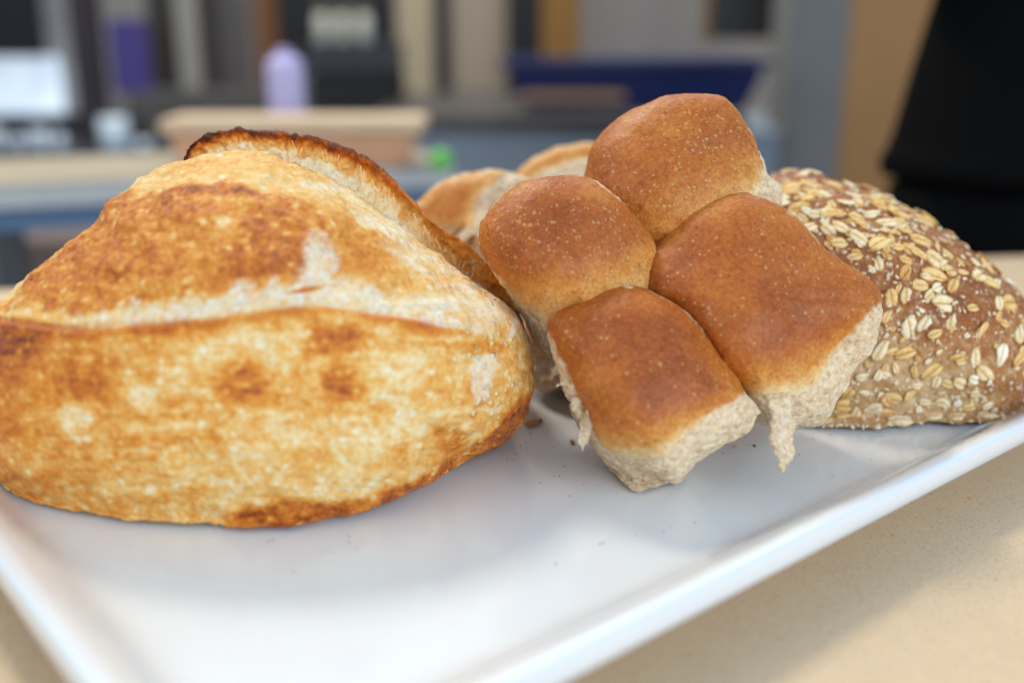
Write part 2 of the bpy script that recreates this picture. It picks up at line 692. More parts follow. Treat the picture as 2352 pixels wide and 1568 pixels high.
    for args in [(35, 775, 80, 44, .72, .95), (10, 830, 60, 50, .66, .8), (190, 850, 62, 84, .60, .85), (250, 790, 130, 45, .42, .6), (20, 960, 40, 60, .55, .8),
                 (60, 900, 30, 60, .48, .6), (150, 1000, 70, 30, .43, .6), (570, 860, 70, 34, .54, .95), (560, 905, 60, 26, .58, .95), (600, 925, 90, 22, .42, .6),
                 (755, 778, 88, 36, .63, .97), (700, 770, 40, 45, .5, .7), (835, 800, 20, 70, .45, .6), (795, 880, 60, 44, .62, .95), (640, 905, 20, 50, .48, .6),
                 (350, 790, 120, 40, .42, .6), (300, 930, 190, 14, .46, .7), (450, 960, 170, 12, .44, .7), (380, 1010, 200, 12, .43, .7), (250, 1060, 170, 30, .40, .6),
                 (420, 870, 60, 30, .20, .6), (480, 800, 70, 40, .18, .6), (640, 800, 60, 60, .16, .7), (660, 990, 160, 50, .2, .6), (900, 960, 120, 50, .16, .7),
                 (880, 860, 70, 60, .2, .6), (980, 830, 50, 60, .16, .6), (520, 1080, 160, 50, .22, .6), (760, 1070, 140, 40, .24, .5), (340, 900, 40, 40, .14, .7),
                 (172, 968, 34, 44, .1, .75), (1030, 1012, 34, 36, .56, .9), (960, 1040, 60, 40, .38, .7), (1090, 940, 40, 50, .38, .6), (1000, 870, 40, 80, .38, .5),
                 (1150, 820, 60, 40, .3, .5), (1120, 800, 50, 14, .5, .7), (1060, 790, 80, 8, .46, .7), (120, 1110, 90, 30, .45, .7), (300, 1160, 160, 22, .42, .6),
                 (860, 1000, 30, 60, .38, .4), (700, 940, 90, 14, .4, .5), (1010, 930, 40, 30, .2, .6), (330, 860, 26, 20, .48, .6), (690, 850, 24, 34, .44, .6), (470, 870, 30, 16, .46, .6), (900, 790, 30, 24, .44, .6), (880, 930, 60, 16, .42, .5),
                 (230, 920, 40, 16, .52, .6), (110, 860, 30, 26, .5, .6), (400, 920, 50, 14, .46, .5), (560, 980, 70, 14, .40, .5), (700, 1060, 50, 18, .38, .5), (420, 760, 90, 12, .5, .6), (620, 745, 60, 12, .46, .6)]:
        m_, val = blob(*args[:4], args[4], args[5])
        low = low * (1 - m_) + (val + .05 * n1 + .04 * streak + .07 * n5) * m_
    # brown foot along the bottom right
    foot = [(430, 1235), (520, 1180), (640, 1150), (760, 1140), (880, 1120), (980, 1080), (1060, 1040), (1130, 990), (1190, 920), (1230, 900)]
    df = v - np.interp(u, [a for a, _ in foot], [b for _, b in foot]) + 12 * n1 + 6 * n2
    fm = sstep(-14, 22, df) * sstep(440, 560, u)
    low = low * (1 - fm) + (.62 + .12 * n2 + .07 * n1) * fm
    mott = mott + fm * .3
    # upper side
    upc = .27 + .05 * n1 + .05 * n2
    upc += .05 * (1 - sstep(330, 420, v)) 
    pale = sstep(760, 940, u + (v - 560) * -.3)
    upc = upc * (1 - pale) + (.17 + .12 * n1 + .07 * n2) * pale
    for args in [(480, 385, 130, 14, .38, .5), (650, 395, 100, 16, .36, .5), (830, 585, 85, 50, .48, .95), (800, 560, 60, 30, .5, .7), (905, 640, 60, 34, .42, .8),
                 (990, 650, 60, 26, .38, .7), (940, 560, 50, 20, .30, .6), (1010, 720, 90, 14, .34, .6), (880, 660, 90, 30, .30, .6), (1100, 745, 70, 18, .33, .6),
                 (1170, 760, 26, 60, .40, .7), (760, 480, 60, 22, .38, .6)]:
        m_, val = blob(*args[:4], args[4], args[5])
        upc = upc * (1 - m_) + (val + .06 * n1) * m_
    n6 = fbm(P, .0032, 2, 57)
    pcol = .535 + .08 * n1 + .085 * n2 + .05 * n3 - .16 * sstep(.25, .75, n6)
    for args in [(500, 520, 52, 75, .40, .85, .5, -15), (460, 450, 40, 22, .44, .7), (560, 440, 110, 10, .70, .7), (430, 432, 110, 7, .66, .6), (245, 465, 50, 14, .68, .7, .5, 20),
                 (660, 600, 60, 45, .64, .8), (560, 590, 60, 50, .6, .6), (300, 590, 110, 50, .55, .6), (610, 530, 50, 45, .62, .6), (100, 660, 110, 30, .52, .6), (60, 640, 50, 40, .6, .5),
                 (640, 650, 130, 16, .42, .7), (430, 660, 130, 20, .46, .6), (740, 500, 60, 22, .44, .8), (800, 520, 60, 18, .40, .8), (510, 510, 12, 12, .12, .7), (360, 500, 90, 40, .56, .6)]:
        m_, val = blob(*args)
        pcol = pcol * (1 - m_) + (val + .05 * n1 + .05 * n2) * m_
    upc = upc * (1 - pl) + pcol * pl
    # floury stretch right above the crease, and by the plate's right end
    n4 = vnoise(np.stack([u / 13, v / 60, d * 0], -1), 63)
    top = np.interp(u, [0, 200, 320, 480, 620, 760, 900, 1080, 1160], [-8, -22, -46, -62, -66, -74, -52, -34, -10]) - 22 * n4 - 12 * n2 - 14 * n3
    band = sstep(top - 14, top + 12, dv) * (1 - sstep(-9, -2, dv)) * sstep(100, 260, u + 60 * n1) * (1 - sstep(1080, 1150, u))
    flour = np.maximum(flour, band * np.clip(.72 + .35 * n2 + .25 * n1, 0, 1))
    m_, _ = blob(732, 605, 40, 62, 0, 1, .3, -14)
    flour = np.maximum(flour, m_ * .8)
    m_, _ = blob(770, 660, 70, 26, 0, 1, .5)
    flour = np.maximum(flour, m_ * .7)
    m_, _ = blob(700, 665, 60, 6, 0, 1, .4, 12)
    upc = upc * (1 - m_) + .55 * m_
    flour *= 1 - m_
    for a in [(1000, 700, 90, 22), (1120, 720, 50, 26), (960, 610, 70, 12), (880, 520, 80, 12), (1070, 660, 40, 12), (760, 425, 60, 7)]:
        m_, _ = blob(*a, 0, .55, .6, -35 if a[2] > 60 and a[1] < 640 else 0)
        flour = np.maximum(flour, m_)
    for a in [(1112, 870, 26, 62), (1180, 745, 14, 34)]:
        m_, _ = blob(*a, 0, .8, .25, -10)
        flour = np.maximum(flour, m_)
    bake = low * lowreg + upc * up_reg
    line = np.exp(-((dv - 5) / (13 + 7 * n1)) ** 2) * fade
    bake = bake * (1 - .85 * line) + (.57 + .12 * n1 + .10 * np.interp(u, [0, 150, 300, 500], [.6, 1, .9, .2])) * line * .85
    flour *= 1 - line
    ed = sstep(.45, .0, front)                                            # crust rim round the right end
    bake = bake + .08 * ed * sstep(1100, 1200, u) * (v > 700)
    mesh_np('crust', P2 - off, F, root, M_SOUR, {'bake': np.clip(bake, 0, 1), 'mottle': np.clip(mott, 0, 1), 'flour': np.clip(flour, 0, 1),
                                                 'blister': np.clip(bl * .9 + .15, 0, 1)})
    # ---- the ear: the lifted far lip of the split
    T = smooth_open([(423, 372), (436, 338), (470, 316), (530, 301), (600, 303), (680, 313), (740, 325), (800, 349), (854, 379), (904, 421),
                     (959, 480), (1003, 521), (1068, 562), (1108, 598), (1162, 668), (1196, 718)], 620)
    B = smooth_open([(440, 392), (465, 385), (500, 376), (560, 370), (620, 374), (690, 392), (740, 408), (800, 438), (838, 460), (904, 508),
                     (953, 548), (1000, 592), (1050, 638), (1078, 662), (1134, 702), (1190, 742)], 620)
    B = B + np.array([-9., 13.])
    n = 620
    s = np.linspace(0, 1, n)
    yT = .515 + .010 * np.sin(np.pi * s) + .006 * s
    yB = .516 + .008 * s
    PT = at_y(T[:, 0], T[:, 1], yT)
    PB = at_y(B[:, 0], B[:, 1], yB)
    rows, tag_ = [], []
    ki = 26
    for k in range(ki):                                  # inner face: root to tip, slightly hollow
        f = k / (ki - 1)
        q = PB * (1 - f) + PT * f
        q = q + np.array([0, .005, 0]) * math.sin(math.pi * f) ** 1.0
        rows.append(q)
        tag_.append(f)
    th = (.0042 * np.sin(np.pi * np.clip(s, .04, .96)) ** .5)[:, None]
    for a in (35, 80, 125, 165):                         # rounded tip
        a_ = R(a)
        rows.append(PT + np.array([0, 1., 0]) * th * (.5 - .5 * math.cos(a_)) + np.array([0, 0, 1.]) * th * .30 * math.sin(a_))
        tag_.append(1 + a / 400)
    bk = PB + np.array([0, .055, -.045])
    s0 = rows[-1]
    for k in range(1, 30):
        f = k / 29
        q = s0 * (1 - f) + bk * f + np.array([0, .35, .9]) * .016 * math.sin(math.pi * f)
        rows.append(q)
        tag_.append(1.5 + f)
    E = np.stack(rows)                                    # rows x n
    nk = len(rows)
    tg = np.repeat(np.array(tag_)[:, None], n, 1).ravel()
    ss = np.repeat(s[None], nk, 0).ravel()
    P = E.reshape(-1, 3)
    F = grid_faces(nk, n, False)
    N = normals(P, F)
    q0 = (N * (P - np.array([-.13, .56, .05]))).sum()
    if q0 < 0:
        N, F = -N, F[:, ::-1]
    env = np.sin(np.pi * np.clip(ss, 0, 1)) ** .3
    inner = (tg < 1)
    rough = fbm(P, .005, 4, 71)
    holes = np.abs(fbm(P, .013, 4, 72))
    disp = np.where(inner, (-.0040 * sstep(.1, .7, holes) + .0022 * rough) * sstep(0, .2, tg) * (1 - .6 * sstep(.7, 1, tg)), .0008 * rough)
    tip = np.exp(-((tg - 1.1) / .22) ** 2)
    disp = disp + tip * (.0007 * rough + .0006 * fbm(P, .0028, 2, 73)) * (1 + 1.3 * sstep(.22, .1, ss) - .6 * sstep(.5, .7, ss))
    P = P + N * (disp * env)[:, None]
    x = np.clip(tg, 0, 1)
    us = np.interp(ss, s, T[:, 0])
    nn = fbm(P, .006, 4, 75)
    edge = .56 + .20 * nn + .18 * sstep(480, 420, us) * -1
    bake = np.where(x < edge, .17 + .12 * nn, 0) + np.where(x >= edge, .34 + .62 * sstep(edge, 1.0, x) + .12 * nn, 0)
    burnt = 1 - sstep(820, 960, us + 25 * nn)
    right = sstep(900, 1040, us)
    hot = .36 + (.40 + .18 * (1 - sstep(470, 560, us))) * sstep(.62, .98, tg + .06 * nn) * burnt + .10 * sstep(1.0, 1.15, tg) * burnt + .22 * sstep(.6, 1.0, tg) * (1 - burnt) * (1 - right)
    bake = np.where(x >= edge, hot + .10 * nn, bake)
    # out to the right the lip is mostly blistered yellow crust
    rb = np.where(x > .22 + .1 * nn, .40 + .12 * nn + .16 * sstep(.8, 1.1, tg), .12 + .1 * nn)
    bake = bake * (1 - right) + rb * right
    bake = np.where(tg > 1.3, np.where(burnt > .5, .78, .6) + .1 * nn, bake)
    fl = np.clip((1 - sstep(edge - .25, edge, x)) * .22, 0, 1) * (tg < 1) * (1 - .6 * right)
    mesh_np('ear', P - off, F, root, M_SOUR, {'bake': np.clip(bake, 0, 1), 'mottle': np.full(len(P), .5), 'flour': fl, 'blister': right * .9 + .1})
    return root


def _unused(objP, F, pts):
    pass


SOUR = sourdough()


# ------------------------------------------------------------------ rolls
def make_roll(parent, off, c_px, depth, n, e1, size, dome, thick, outline, crust, crumb_extra=(), seed=0, nt=420, base=.6, speck=.8, pale_dir=None, low_v=None, q=2.05, clampg=True):
    """one roll of the slab: domed crust, torn crumb walls. e1 = in-plane axis, size=(a, b) half sizes"""
    n = np.array(n, float)
    n /= np.linalg.norm(n)
    e1 = np.array(e1, float)
    e1 -= n * (e1 @ n)
    e1 /= np.linalg.norm(e1)
    e2 = np.cross(n, e1)
    c3 = unproj(c_px[0], c_px[1], depth) - n * dome
    t = np.linspace(0, 2 * np.pi, nt, endpoint=False)
    a, b = size
    rr = (np.abs(np.cos(t) / a) ** 2.3 + np.abs(np.sin(t) / b) ** 2.3) ** (-1 / 2.3)
    rings, kind = [], []
    nd, nw, nb = 150, 66, 10
    for k in range(nd):
        x = min(1.0, (k + .02) / (nd - 1)) * 1.570796
        rho, z = math.sin(x) ** (2 / q), max(0.0, math.cos(x)) ** (2 / q)
        if k > nd - 3:
            rho = 1.0
        rings.append((rho, dome * z))
        kind.append(0 if k < nd - 1 else 0)
    for k in range(1, nw + 1):
        f = k / nw
        rings.append((1 - .035 * sstep(0, .12, f) - .10 * f * f, -thick * f))
        kind.append(f)
    for k in range(1, nb):
        f = k / nb
        rings.append((.865 * (1 - f), -thick * (1 + .02 * math.sin(f * 3))))
        kind.append(1)
    P = np.stack([c3 + (rho * rr)[:, None] * (np.cos(t)[:, None] * e1 + np.sin(t)[:, None] * e2) + z * n for rho, z in rings])
    ring = P[nd - 1].copy()
    nr = len(rings)
    kk = np.repeat(np.array(kind)[:, None], nt, 1).ravel()
    P = P.reshape(-1, 3)
    P = fit_outline(P, np.array(c_px, float), smooth_closed(outline, 300), ring, smooth_closed(crust, 300))
    F = grid_faces(nr, nt)
    N = normals(P, F)
    if (N * (P - P.mean(0))).sum() < 0:
        N, F = -N, F[:, ::-1]
    u, v, d = proj(P)
    n1, n2, n3 = fbm(P, .02, 3, seed), fbm(P, .006, 3, seed + 1), fbm(P, .0028, 3, seed + 2)
    sd = poly_sd(u + 5 * n2 + 3 * n3, v + 5 * n2 - 3 * n3, smooth_closed(crust, 120))
    wall = np.clip(kk * 12, 0, 1)
    crumb = np.maximum(sstep(-4, 4, sd), wall * sstep(-60, -10, sd))
    crumb = np.maximum(crumb, wall * sstep(-32, -16, sd))
    for poly in crumb_extra:
        s2 = poly_sd(u + 7 * n2 + 4 * n3, v + 7 * n2, smooth_closed(poly, 80))
        crumb = np.maximum(crumb, 1 - sstep(-7, 7, s2))
    disp = (.0013 * fbm(P, .03, 2, seed + 5) + .00035 * fbm(P, .007, 3, seed + 8)) * (1 - crumb) + crumb * (.0014 * fbm(P, .010, 4, seed + 6, .6) - .0010 * sstep(.2, .7, np.abs(fbm(P, .005, 3, seed + 7))))
    P = P + N * disp[:, None]
    if clampg:
        P = to_ground(P)
    # bake: darkest on the crown, paler down to the edges
    edge = np.clip(-sd, 0, 200)
    hN = (N @ n)
    bake = base + .09 * n1
    if low_v is not None:      # pale gold skirt towards low_v
        g = (u - low_v[0]) * low_v[2] + (v - low_v[1]) * low_v[3]
        edge = edge + 28 * (1 - sstep(-60, 30, g))
        bake = bake - .29 * sstep(-90, 70, g + 12 * n2)
    bake = bake - .24 * (1 - sstep(0, 38, edge + 6 * n2)) - .10 * (1 - sstep(30, 110, edge))
    bake = bake + .03 * np.exp(-(((u - c_px[0] - 10) / 110) ** 2 + ((v - c_px[1] + 20) / 100) ** 2)) * (1 + n1)
    sp = speck * sstep(-1., 1., fbm(P, .03, 2, seed + 9) + .2)
    o = mesh_np('roll', P - off, F, parent, M_ROLL, {'bake': np.clip(bake, 0, 1), 'crumb': np.clip(crumb, 0, 1), 'speck': np.clip(sp, 0, 1)})
    return o, P, F


def slab_depth(u, v):
    """depth of the crust plane of the tilted slab under (u, v)"""
    p0 = at_y(1450., 1050., .424)
    d = unproj(u, v, 1.0) - CAM
    return ((p0 - CAM) @ NS) / (d @ NS)


NS = np.array([.10, -.704, .707])
NS /= np.linalg.norm(NS)
rolls = thing('pull_apart_rolls', 'four joined brown wholemeal rolls propped up at a slant in the middle of the tray', 'bread rolls', (.10, .50, 0))
OFF = np.array([.10, .50, 0])
E1 = unproj(1740., 680., slab_depth(1740., 680.)) - unproj(1480., 860., slab_depth(1480., 860.))

D_OUT = [(1460, 655), (1540, 688), (1605, 742), (1660, 815), (1700, 872), (1722, 905), (1745, 940), (1742, 985), (1705, 1012), (1640, 1036), (1600, 1066), (1560, 1108),
         (1500, 1129), (1445, 1120), (1402, 1086), (1368, 1042), (1330, 990), (1300, 915), (1278, 850), (1264, 795), (1256, 745), (1290, 700), (1370, 666)]
D_CR = [(1460, 655), (1540, 688), (1605, 742), (1660, 815), (1700, 872), (1716, 903), (1640, 945), (1590, 985), (1540, 1030), (1495, 1052), (1440, 1048), (1394, 1036),
        (1360, 985), (1322, 900), (1286, 820), (1260, 765), (1256, 745), (1290, 700), (1370, 666)]
C_OUT = [(1690, 443), (1760, 456), (1820, 495), (1880, 552), (1990, 632), (2026, 690), (2022, 750), (2004, 810), (1965, 868), (1925, 920), (1885, 975), (1850, 986), (1800, 988),
         (1740, 984), (1680, 940), (1620, 860), (1560, 770), (1500, 710), (1455, 665), (1462, 600), (1510, 545), (1590, 474)]
C_CR = [(1690, 443), (1760, 456), (1820, 495), (1880, 552), (1990, 632), (2024, 688), (1980, 738), (1930, 790), (1890, 850), (1862, 892), (1800, 905), (1715, 903),
        (1640, 870), (1600, 820), (1560, 770), (1500, 710), (1455, 665), (1462, 600), (1510, 545), (1590, 474)]
B_OUT = [(1270, 405), (1350, 410), (1425, 455), (1500, 540), (1510, 610), (1490, 700), (1400, 790), (1310, 825), (1250, 812), (1214, 775), (1190, 720), (1150, 655),
         (1115, 600), (1096, 562), (1112, 500), (1180, 430)]
B_CR = [(1270, 405), (1350, 410), (1425, 455), (1515, 540), (1530, 620), (1495, 700), (1400, 725), (1310, 735), (1262, 742), (1225, 722), (1195, 706), (1155, 650),
        (1115, 600), (1096, 562), (1112, 500), (1180, 430)]
A_OUT = [(1610, 214), (1665, 228), (1712, 285), (1745, 345), (1772, 402), (1796, 432), (1792, 475), (1750, 545), (1640, 640), (1520, 680), (1400, 650), (1345, 560),
         (1332, 460), (1345, 385), (1364, 328), (1420, 268), (1500, 228), (1560, 214)]
A_CR = [(1610, 214), (1665, 228), (1710, 285), (1738, 345), (1756, 400), (1752, 440), (1730, 490), (1640, 640), (1520, 690), (1390, 660), (1325, 560),
        (1315, 460), (1335, 385), (1355, 328), (1415, 260), (1500, 220), (1560, 206)]
S0 = .039


def slab_roll(c, out, cr, half, dome, thick, seed, **kw):
    dep = slab_depth(float(c[0]), float(c[1])) - dome * .62
    return make_roll(rolls, OFF, c, dep, kw.pop('n', NS), E1, half, dome, thick, out, cr, seed=seed, **kw)


oA = slab_roll((1560, 375), A_OUT, A_CR, (.042, .042), .050, .045, 100, base=.62, speck=1., low_v=(1560, 455, .30, .95))
oB = slab_roll((1290, 570), B_OUT, B_CR, (.040, .040), .050, .045, 200, base=.67, speck=.85, low_v=(1340, 625, .28, .96))
oC = slab_roll((1735, 680), C_OUT, C_CR, (.050, .046), .050, .045, 300, base=.66, speck=.4, low_v=(1800, 850, .3, .95))
oD = slab_roll((1480, 850), D_OUT, D_CR, (.040, .042), .046, .042, 400, base=.67, speck=.45, low_v=(1470, 1000, .2, .97))

# the second pair behind
back = thing('bread_rolls', 'two paler joined rolls torn open, behind the slanted brown rolls', 'bread rolls', (-.02, .66, 0))
OFB = np.array([-.02, .66, 0])
NB2 = np.array([-.1, -.45, .89])
E_OUT = [(950, 470), (1000, 425), (1060, 398), (1130, 389), (1190, 400), (1235, 430), (1265, 520), (1255, 680), (1200, 785), (1110, 792), (1060, 700), (1020, 590), (985, 530), (955, 500)]
E_CR = [(950, 470), (1000, 425), (1060, 398), (1120, 390), (1160, 394), (1118, 432), (1095, 470), (1080, 515), (1035, 518), (1000, 515), (962, 498)]
F_OUT = [(1180, 420), (1205, 378), (1250, 348), (1310, 331), (1370, 326), (1430, 340), (1475, 420), (1470, 600), (1400, 735), (1300, 738), (1220, 640), (1190, 500)]
F_CR = [(1180, 420), (1205, 378), (1250, 348), (1310, 331), (1370, 326), (1430, 340), (1440, 370), (1360, 366), (1300, 375), (1250, 392), (1225, 412), (1200, 425)]
make_roll(back, OFB, (1110., 490.), .640, NB2, (1, .3, 0), (.040, .040), .04, .075, E_OUT, E_CR, seed=500, base=.58, speck=.3, nt=280)
make_roll(back, OFB, (1330., 440.), .700, NB2, (1, .3, 0), (.040, .040), .04, .085, F_OUT, F_CR, seed=600, base=.58, speck=.3, nt=280)
# mostly hidden rolls, added to prop the slanted ones and block stray light
G_OUT = [(1196, 770), (1215, 705), (1350, 650), (1500, 700), (1560, 850), (1480, 930), (1300, 918), (1228, 896), (1202, 840)]
G_CR = [(1215, 715), (1350, 650), (1500, 700), (1550, 800), (1480, 840), (1350, 830), (1250, 800), (1215, 770)]
make_roll(back, OFB, (1370., 790.), .585, NB2, (1, .3, 0), (.036, .036), .03, .035, G_OUT, G_CR, seed=700, base=.6, speck=.3, nt=200)
K_OUT = [(1600, 640), (1750, 620), (1880, 700), (1900, 850), (1860, 950), (1700, 965), (1560, 940), (1540, 780)]
make_roll(back, OFB, (1720., 790.), .600, NB2, (1, .3, 0), (.040, .040), .03, .035, K_OUT, K_OUT, seed=720, base=.6, speck=.3, nt=200)
#REST
# ------------------------------------------------------------------ oat loaf
def oat_loaf():
    off = np.array([.215, .62, 0])
    root = thing('oat_topped_loaf', 'dark wholegrain loaf covered in rolled oats on the right of the tray', 'bread', tuple(off))
    c3 = np.array([.212, .612, .042])
    pole = CAM - c3
    pole /= np.linalg.norm(pole)
    side = np.cross([0, 0, 1.], pole)
    side /= np.linalg.norm(side)
    nr, nt = 260, 560
    D = sphere_dirs(nr, nt, pole, side)
    rad = np.array([.105, .083, .082])
    p = 2.2
    P = flat_base(c3 + D * ((np.abs(D / rad) ** p).sum(1) ** (-1 / p))[:, None])
    out = smooth_closed([(1700, 420), (1780, 402), (1850, 398), (1905, 410), (1965, 428), (2030, 449), (2100, 487), (2180, 540), (2250, 592), (2320, 655), (2365, 715),
                         (2400, 790), (2405, 860), (2385, 925), (2340, 958), (2280, 968), (2200, 972), (2050, 976), (1890, 981), (1780, 970), (1690, 900), (1640, 780), (1625, 640), (1650, 500)], 500)
    P = fit_outline(P, np.array([2010., 710.]), out)
    F = grow(nr, nt)
    N = normals(P, F)
    if ((P - c3) * N).sum() < 0:
        N, F = -N, F[:, ::-1]
    n1, n2 = fbm(P, .025, 3, 801), fbm(P, .007, 4, 802)
    P = P + N * (.0022 * n1 + .0010 * n2)[:, None]
    P = to_ground(P, .0012)
    u, v, d = proj(P)
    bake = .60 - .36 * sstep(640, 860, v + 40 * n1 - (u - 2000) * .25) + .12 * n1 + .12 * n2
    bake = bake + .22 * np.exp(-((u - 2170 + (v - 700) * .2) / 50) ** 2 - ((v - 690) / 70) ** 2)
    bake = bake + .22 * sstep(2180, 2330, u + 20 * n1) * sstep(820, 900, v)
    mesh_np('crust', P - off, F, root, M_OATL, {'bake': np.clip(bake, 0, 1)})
    return root, off, P, F, u, v, normals(P, F)


OATL, OOFF, OP, OFc, OU, OV, ON = oat_loaf()
if (ON * (OP - OP.mean(0))).sum() < 0:
    ON = -ON
OFRONT = np.where((ON * (CAM - OP)).sum(1) > 0)[0]


def flake_mesh(name, seed, mat, broken):
    rg = random.Random(seed)
    nA = 12
    vs, fs = [], []
    ph = rg.random() * 6
    notch = rg.randrange(nA)
    ang = [2 * math.pi * i / nA for i in range(nA)]
    ro = []
    for i, a in enumerate(ang):
        r = 1 + .07 * math.sin(3 * a + ph) + rg.uniform(-.11, .10)
        if broken and min((i - notch) % nA, (notch - i) % nA) <= 1:
            r *= rg.uniform(.45, .72)
        ro.append(r)
    vs.append((0, 0, .10))
    for ring, (k, z) in enumerate(((.5, .13), (1.0, .05), (.97, -.08))):
        for a, r in zip(ang, ro):
            x, y = math.cos(a) * r * k * .5, math.sin(a) * r * k * .31
            g = -.10 * math.exp(-(y / .05) ** 2) if ring < 2 else 0     # the groove down the middle
            curl = .10 * x * x * (1 if ring < 3 else 0)
            vs.append((x, y, z + g + curl + rg.uniform(-.012, .012)))
    for i in range(nA):
        j = (i + 1) % nA
        fs.append((0, 1 + i, 1 + j))
        for q in (0, 1):
            a, b = 1 + q * nA, 1 + (q + 1) * nA
            fs.append((a + i, b + i, b + j, a + j))
    me = bpy.data.meshes.new(name)
    me.from_pydata(vs, [], fs)
    me.polygons.foreach_set('use_smooth', [True] * len(me.polygons))
    me.materials.append(mat)
    return me


FL = {}
for mi, mt in enumerate(M_OATS):
    FL[mi] = [flake_mesh('oat_flake', 10 * mi + k, mt, k in (1, 3, 5)) for k in range(6)]

UPF = [(345, 340, 150, -10), (415, 505, 160, 15), (545, 560, 110, -20), (695, 550, 190, -10), (910, 590, 140, -15), (1045, 560, 140, 5), (880, 395, 130, -20),
       (1180, 635, 150, 20), (1270, 545, 110, 40), (1490, 615, 170, -20), (1130, 490, 150, -5), (760, 670, 150, -60), (670, 700, 130, -50), (925, 755, 170, -40),
       (1105, 805, 150, 45), (760, 805, 130, 0), (1165, 850, 80, 70), (1260, 840, 110, -30), (1350, 850, 110, -50), (1440, 890, 140, -65), (1455, 780, 170, -15),
       (1585, 950, 180, -35), (1690, 905, 120, -40), (1095, 970, 120, -80), (1335, 950, 110, -15), (1340, 1055, 140, 50), (1565, 1085, 180, -15), (1450, 1165, 130, -5),
       (1740, 1165, 120, 60), (1800, 970, 90, -60), (2050, 1130, 150, -30), (1210, 1265, 150, -75), (1335, 1255, 130, 88), (1545, 1240, 110, 40), (1650, 1320, 160, 0),
       (890, 920, 120, 10), (1835, 700, 160, -45), (1840, 820, 100, -50), (1725, 720, 80, 60), (2030, 1000, 150, -55), (1930, 970, 90, -50), (2220, 970, 90, -60),
       (2035, 900, 120, -50), (2130, 1320, 120, 80), (2215, 1320, 100, 10), (1700, 610, 150, -20), (1550, 560, 150, -15), (1440, 440, 120, -25), (1390, 440, 100, 60),
       (1090, 440, 130, 0), (1180, 440, 100, 0), (950, 460, 110, 0), (820, 455, 120, 20), (460, 420, 150, 30), (560, 380, 120, 40), (450, 580, 100, -40),
       (700, 300, 130, -10), (860, 260, 100, 0), (1000, 300, 130, -20), (1060, 320, 80, -20), (760, 350, 100, -20), (570, 200, 90, -20), (470, 210, 120, -15),
       (320, 180, 110, -10), (540, 310, 130, -20), (620, 390, 100, 0), (1380, 530, 110, -20), (2000, 800, 130, -45), (1900, 770, 120, -40), (2110, 870, 100, -50),
       (2215, 1050, 90, -50), (2320, 1110, 100, -60), (1490, 490, 90, -30), (1600, 520, 100, -30), (1180, 360, 100, -20), (1330, 700, 100, 0), (1210, 710, 80, 10),
       (850, 620, 70, 0), (1570, 450, 90, -35), (290, 420, 90, 10), (1280, 620, 90, 10), (640, 620, 70, -10), (980, 660, 70, 0), (1080, 690, 60, 30), (1660, 800, 60, -20)]
LOF = [(1165, 145, 110, 70), (1365, 235, 170, -70), (1495, 210, 140, 60), (1725, 185, 140, 80), (1990, 260, 140, 80), (2300, 290, 170, 75), (1320, 455, 170, 20),
       (1215, 445, 110, 15), (1110, 440, 170, 60), (1580, 290, 110, 25), (1405, 610, 100, -80), (1545, 620, 180, 45), (1770, 490, 130, 20), (1925, 495, 150, -80),
       (2140, 480, 190, 85), (2015, 640, 160, -45), (1155, 580, 80, 80), (1240, 580, 90, -60), (960, 655, 110, 10), (1100, 640, 100, 70), (1215, 840, 150, -30),
       (1355, 810, 110, 80), (975, 790, 90, 0), (840, 790, 120, 75), (820, 905, 150, -10), (920, 965, 120, 70), (1060, 930, 150, 40), (1800, 710, 100, -30),
       (1690, 720, 100, -20), (1890, 710, 70, 70), (1600, 710, 110, 70), (1630, 795, 60, 20), (1640, 870, 110, -10), (1880, 915, 120, 20), (1445, 930, 60, -70),
       (1435, 735, 90, 0), (790, 1000, 130, -5), (1150, 970, 130, 5), (1575, 1000, 140, -5), (1780, 1010, 160, 0), (2040, 1000, 150, 0), (1290, 1035, 180, 5),
       (640, 1030, 110, 30), (1520, 520, 60, 20), (1225, 250, 60, 40), (1160, 300, 50, 40), (1300, 340, 60, 60), (1610, 450, 50, 50), (2330, 440, 100, 70),
       (2300, 510, 110, 30), (1910, 850, 70, -60), (1780, 880, 90, 30), (2000, 870, 60, 60), (1490, 870, 90, 0), (740, 940, 60, 0)]
K = 2352 / 4096
spots = []
for x, y, L, a in UPF:
    spots.append(((3000 + x / 2.146) * K, (600 + y / 2.146) * K, L / 2.146 * K, a, 0))
for x, y, L, a in LOF:
    spots.append(((3000 + x / 2.146) * K, (1200 + y / 2.146) * K, L / 2.146 * K, a, 1))
rg = random.Random(3)
# hidden or cut-off side: a few more, so that the loaf is oat-covered all over its upper right
for _ in range(14):
    spots.append((rg.uniform(2352, 2400), rg.uniform(740, 950), rg.uniform(20, 40), rg.uniform(-90, 90), 1))
for _ in range(140):
    spots.append((rg.uniform(1800, 2345), 405 + 555 * rg.random() ** 1.5, rg.uniform(13, 25), rg.uniform(-90, 90), 1))
for _ in range(30):
    spots.append((rg.uniform(1750, 1860), rg.uniform(420, 640), rg.uniform(22, 36), rg.uniform(-60, 40), 0))


def surf(uu, vv):
    i = OFRONT[np.argmin((OU[OFRONT] - uu) ** 2 + (OV[OFRONT] - vv) ** 2)]
    if (OU[i] - uu) ** 2 + (OV[i] - vv) ** 2 > 15 ** 2:
        return None
    return OP[i], ON[i]


def frame(p, nrm, ang):
    d = unproj(1176., 784., 1.0) * 0
    im = np.array([1., 0, 0]) * math.cos(R(ang)) + UP * math.sin(R(ang))
    tx = im - nrm * (im @ nrm)
    tx /= max(np.linalg.norm(tx), 1e-6)
    return tx, np.cross(nrm, tx)


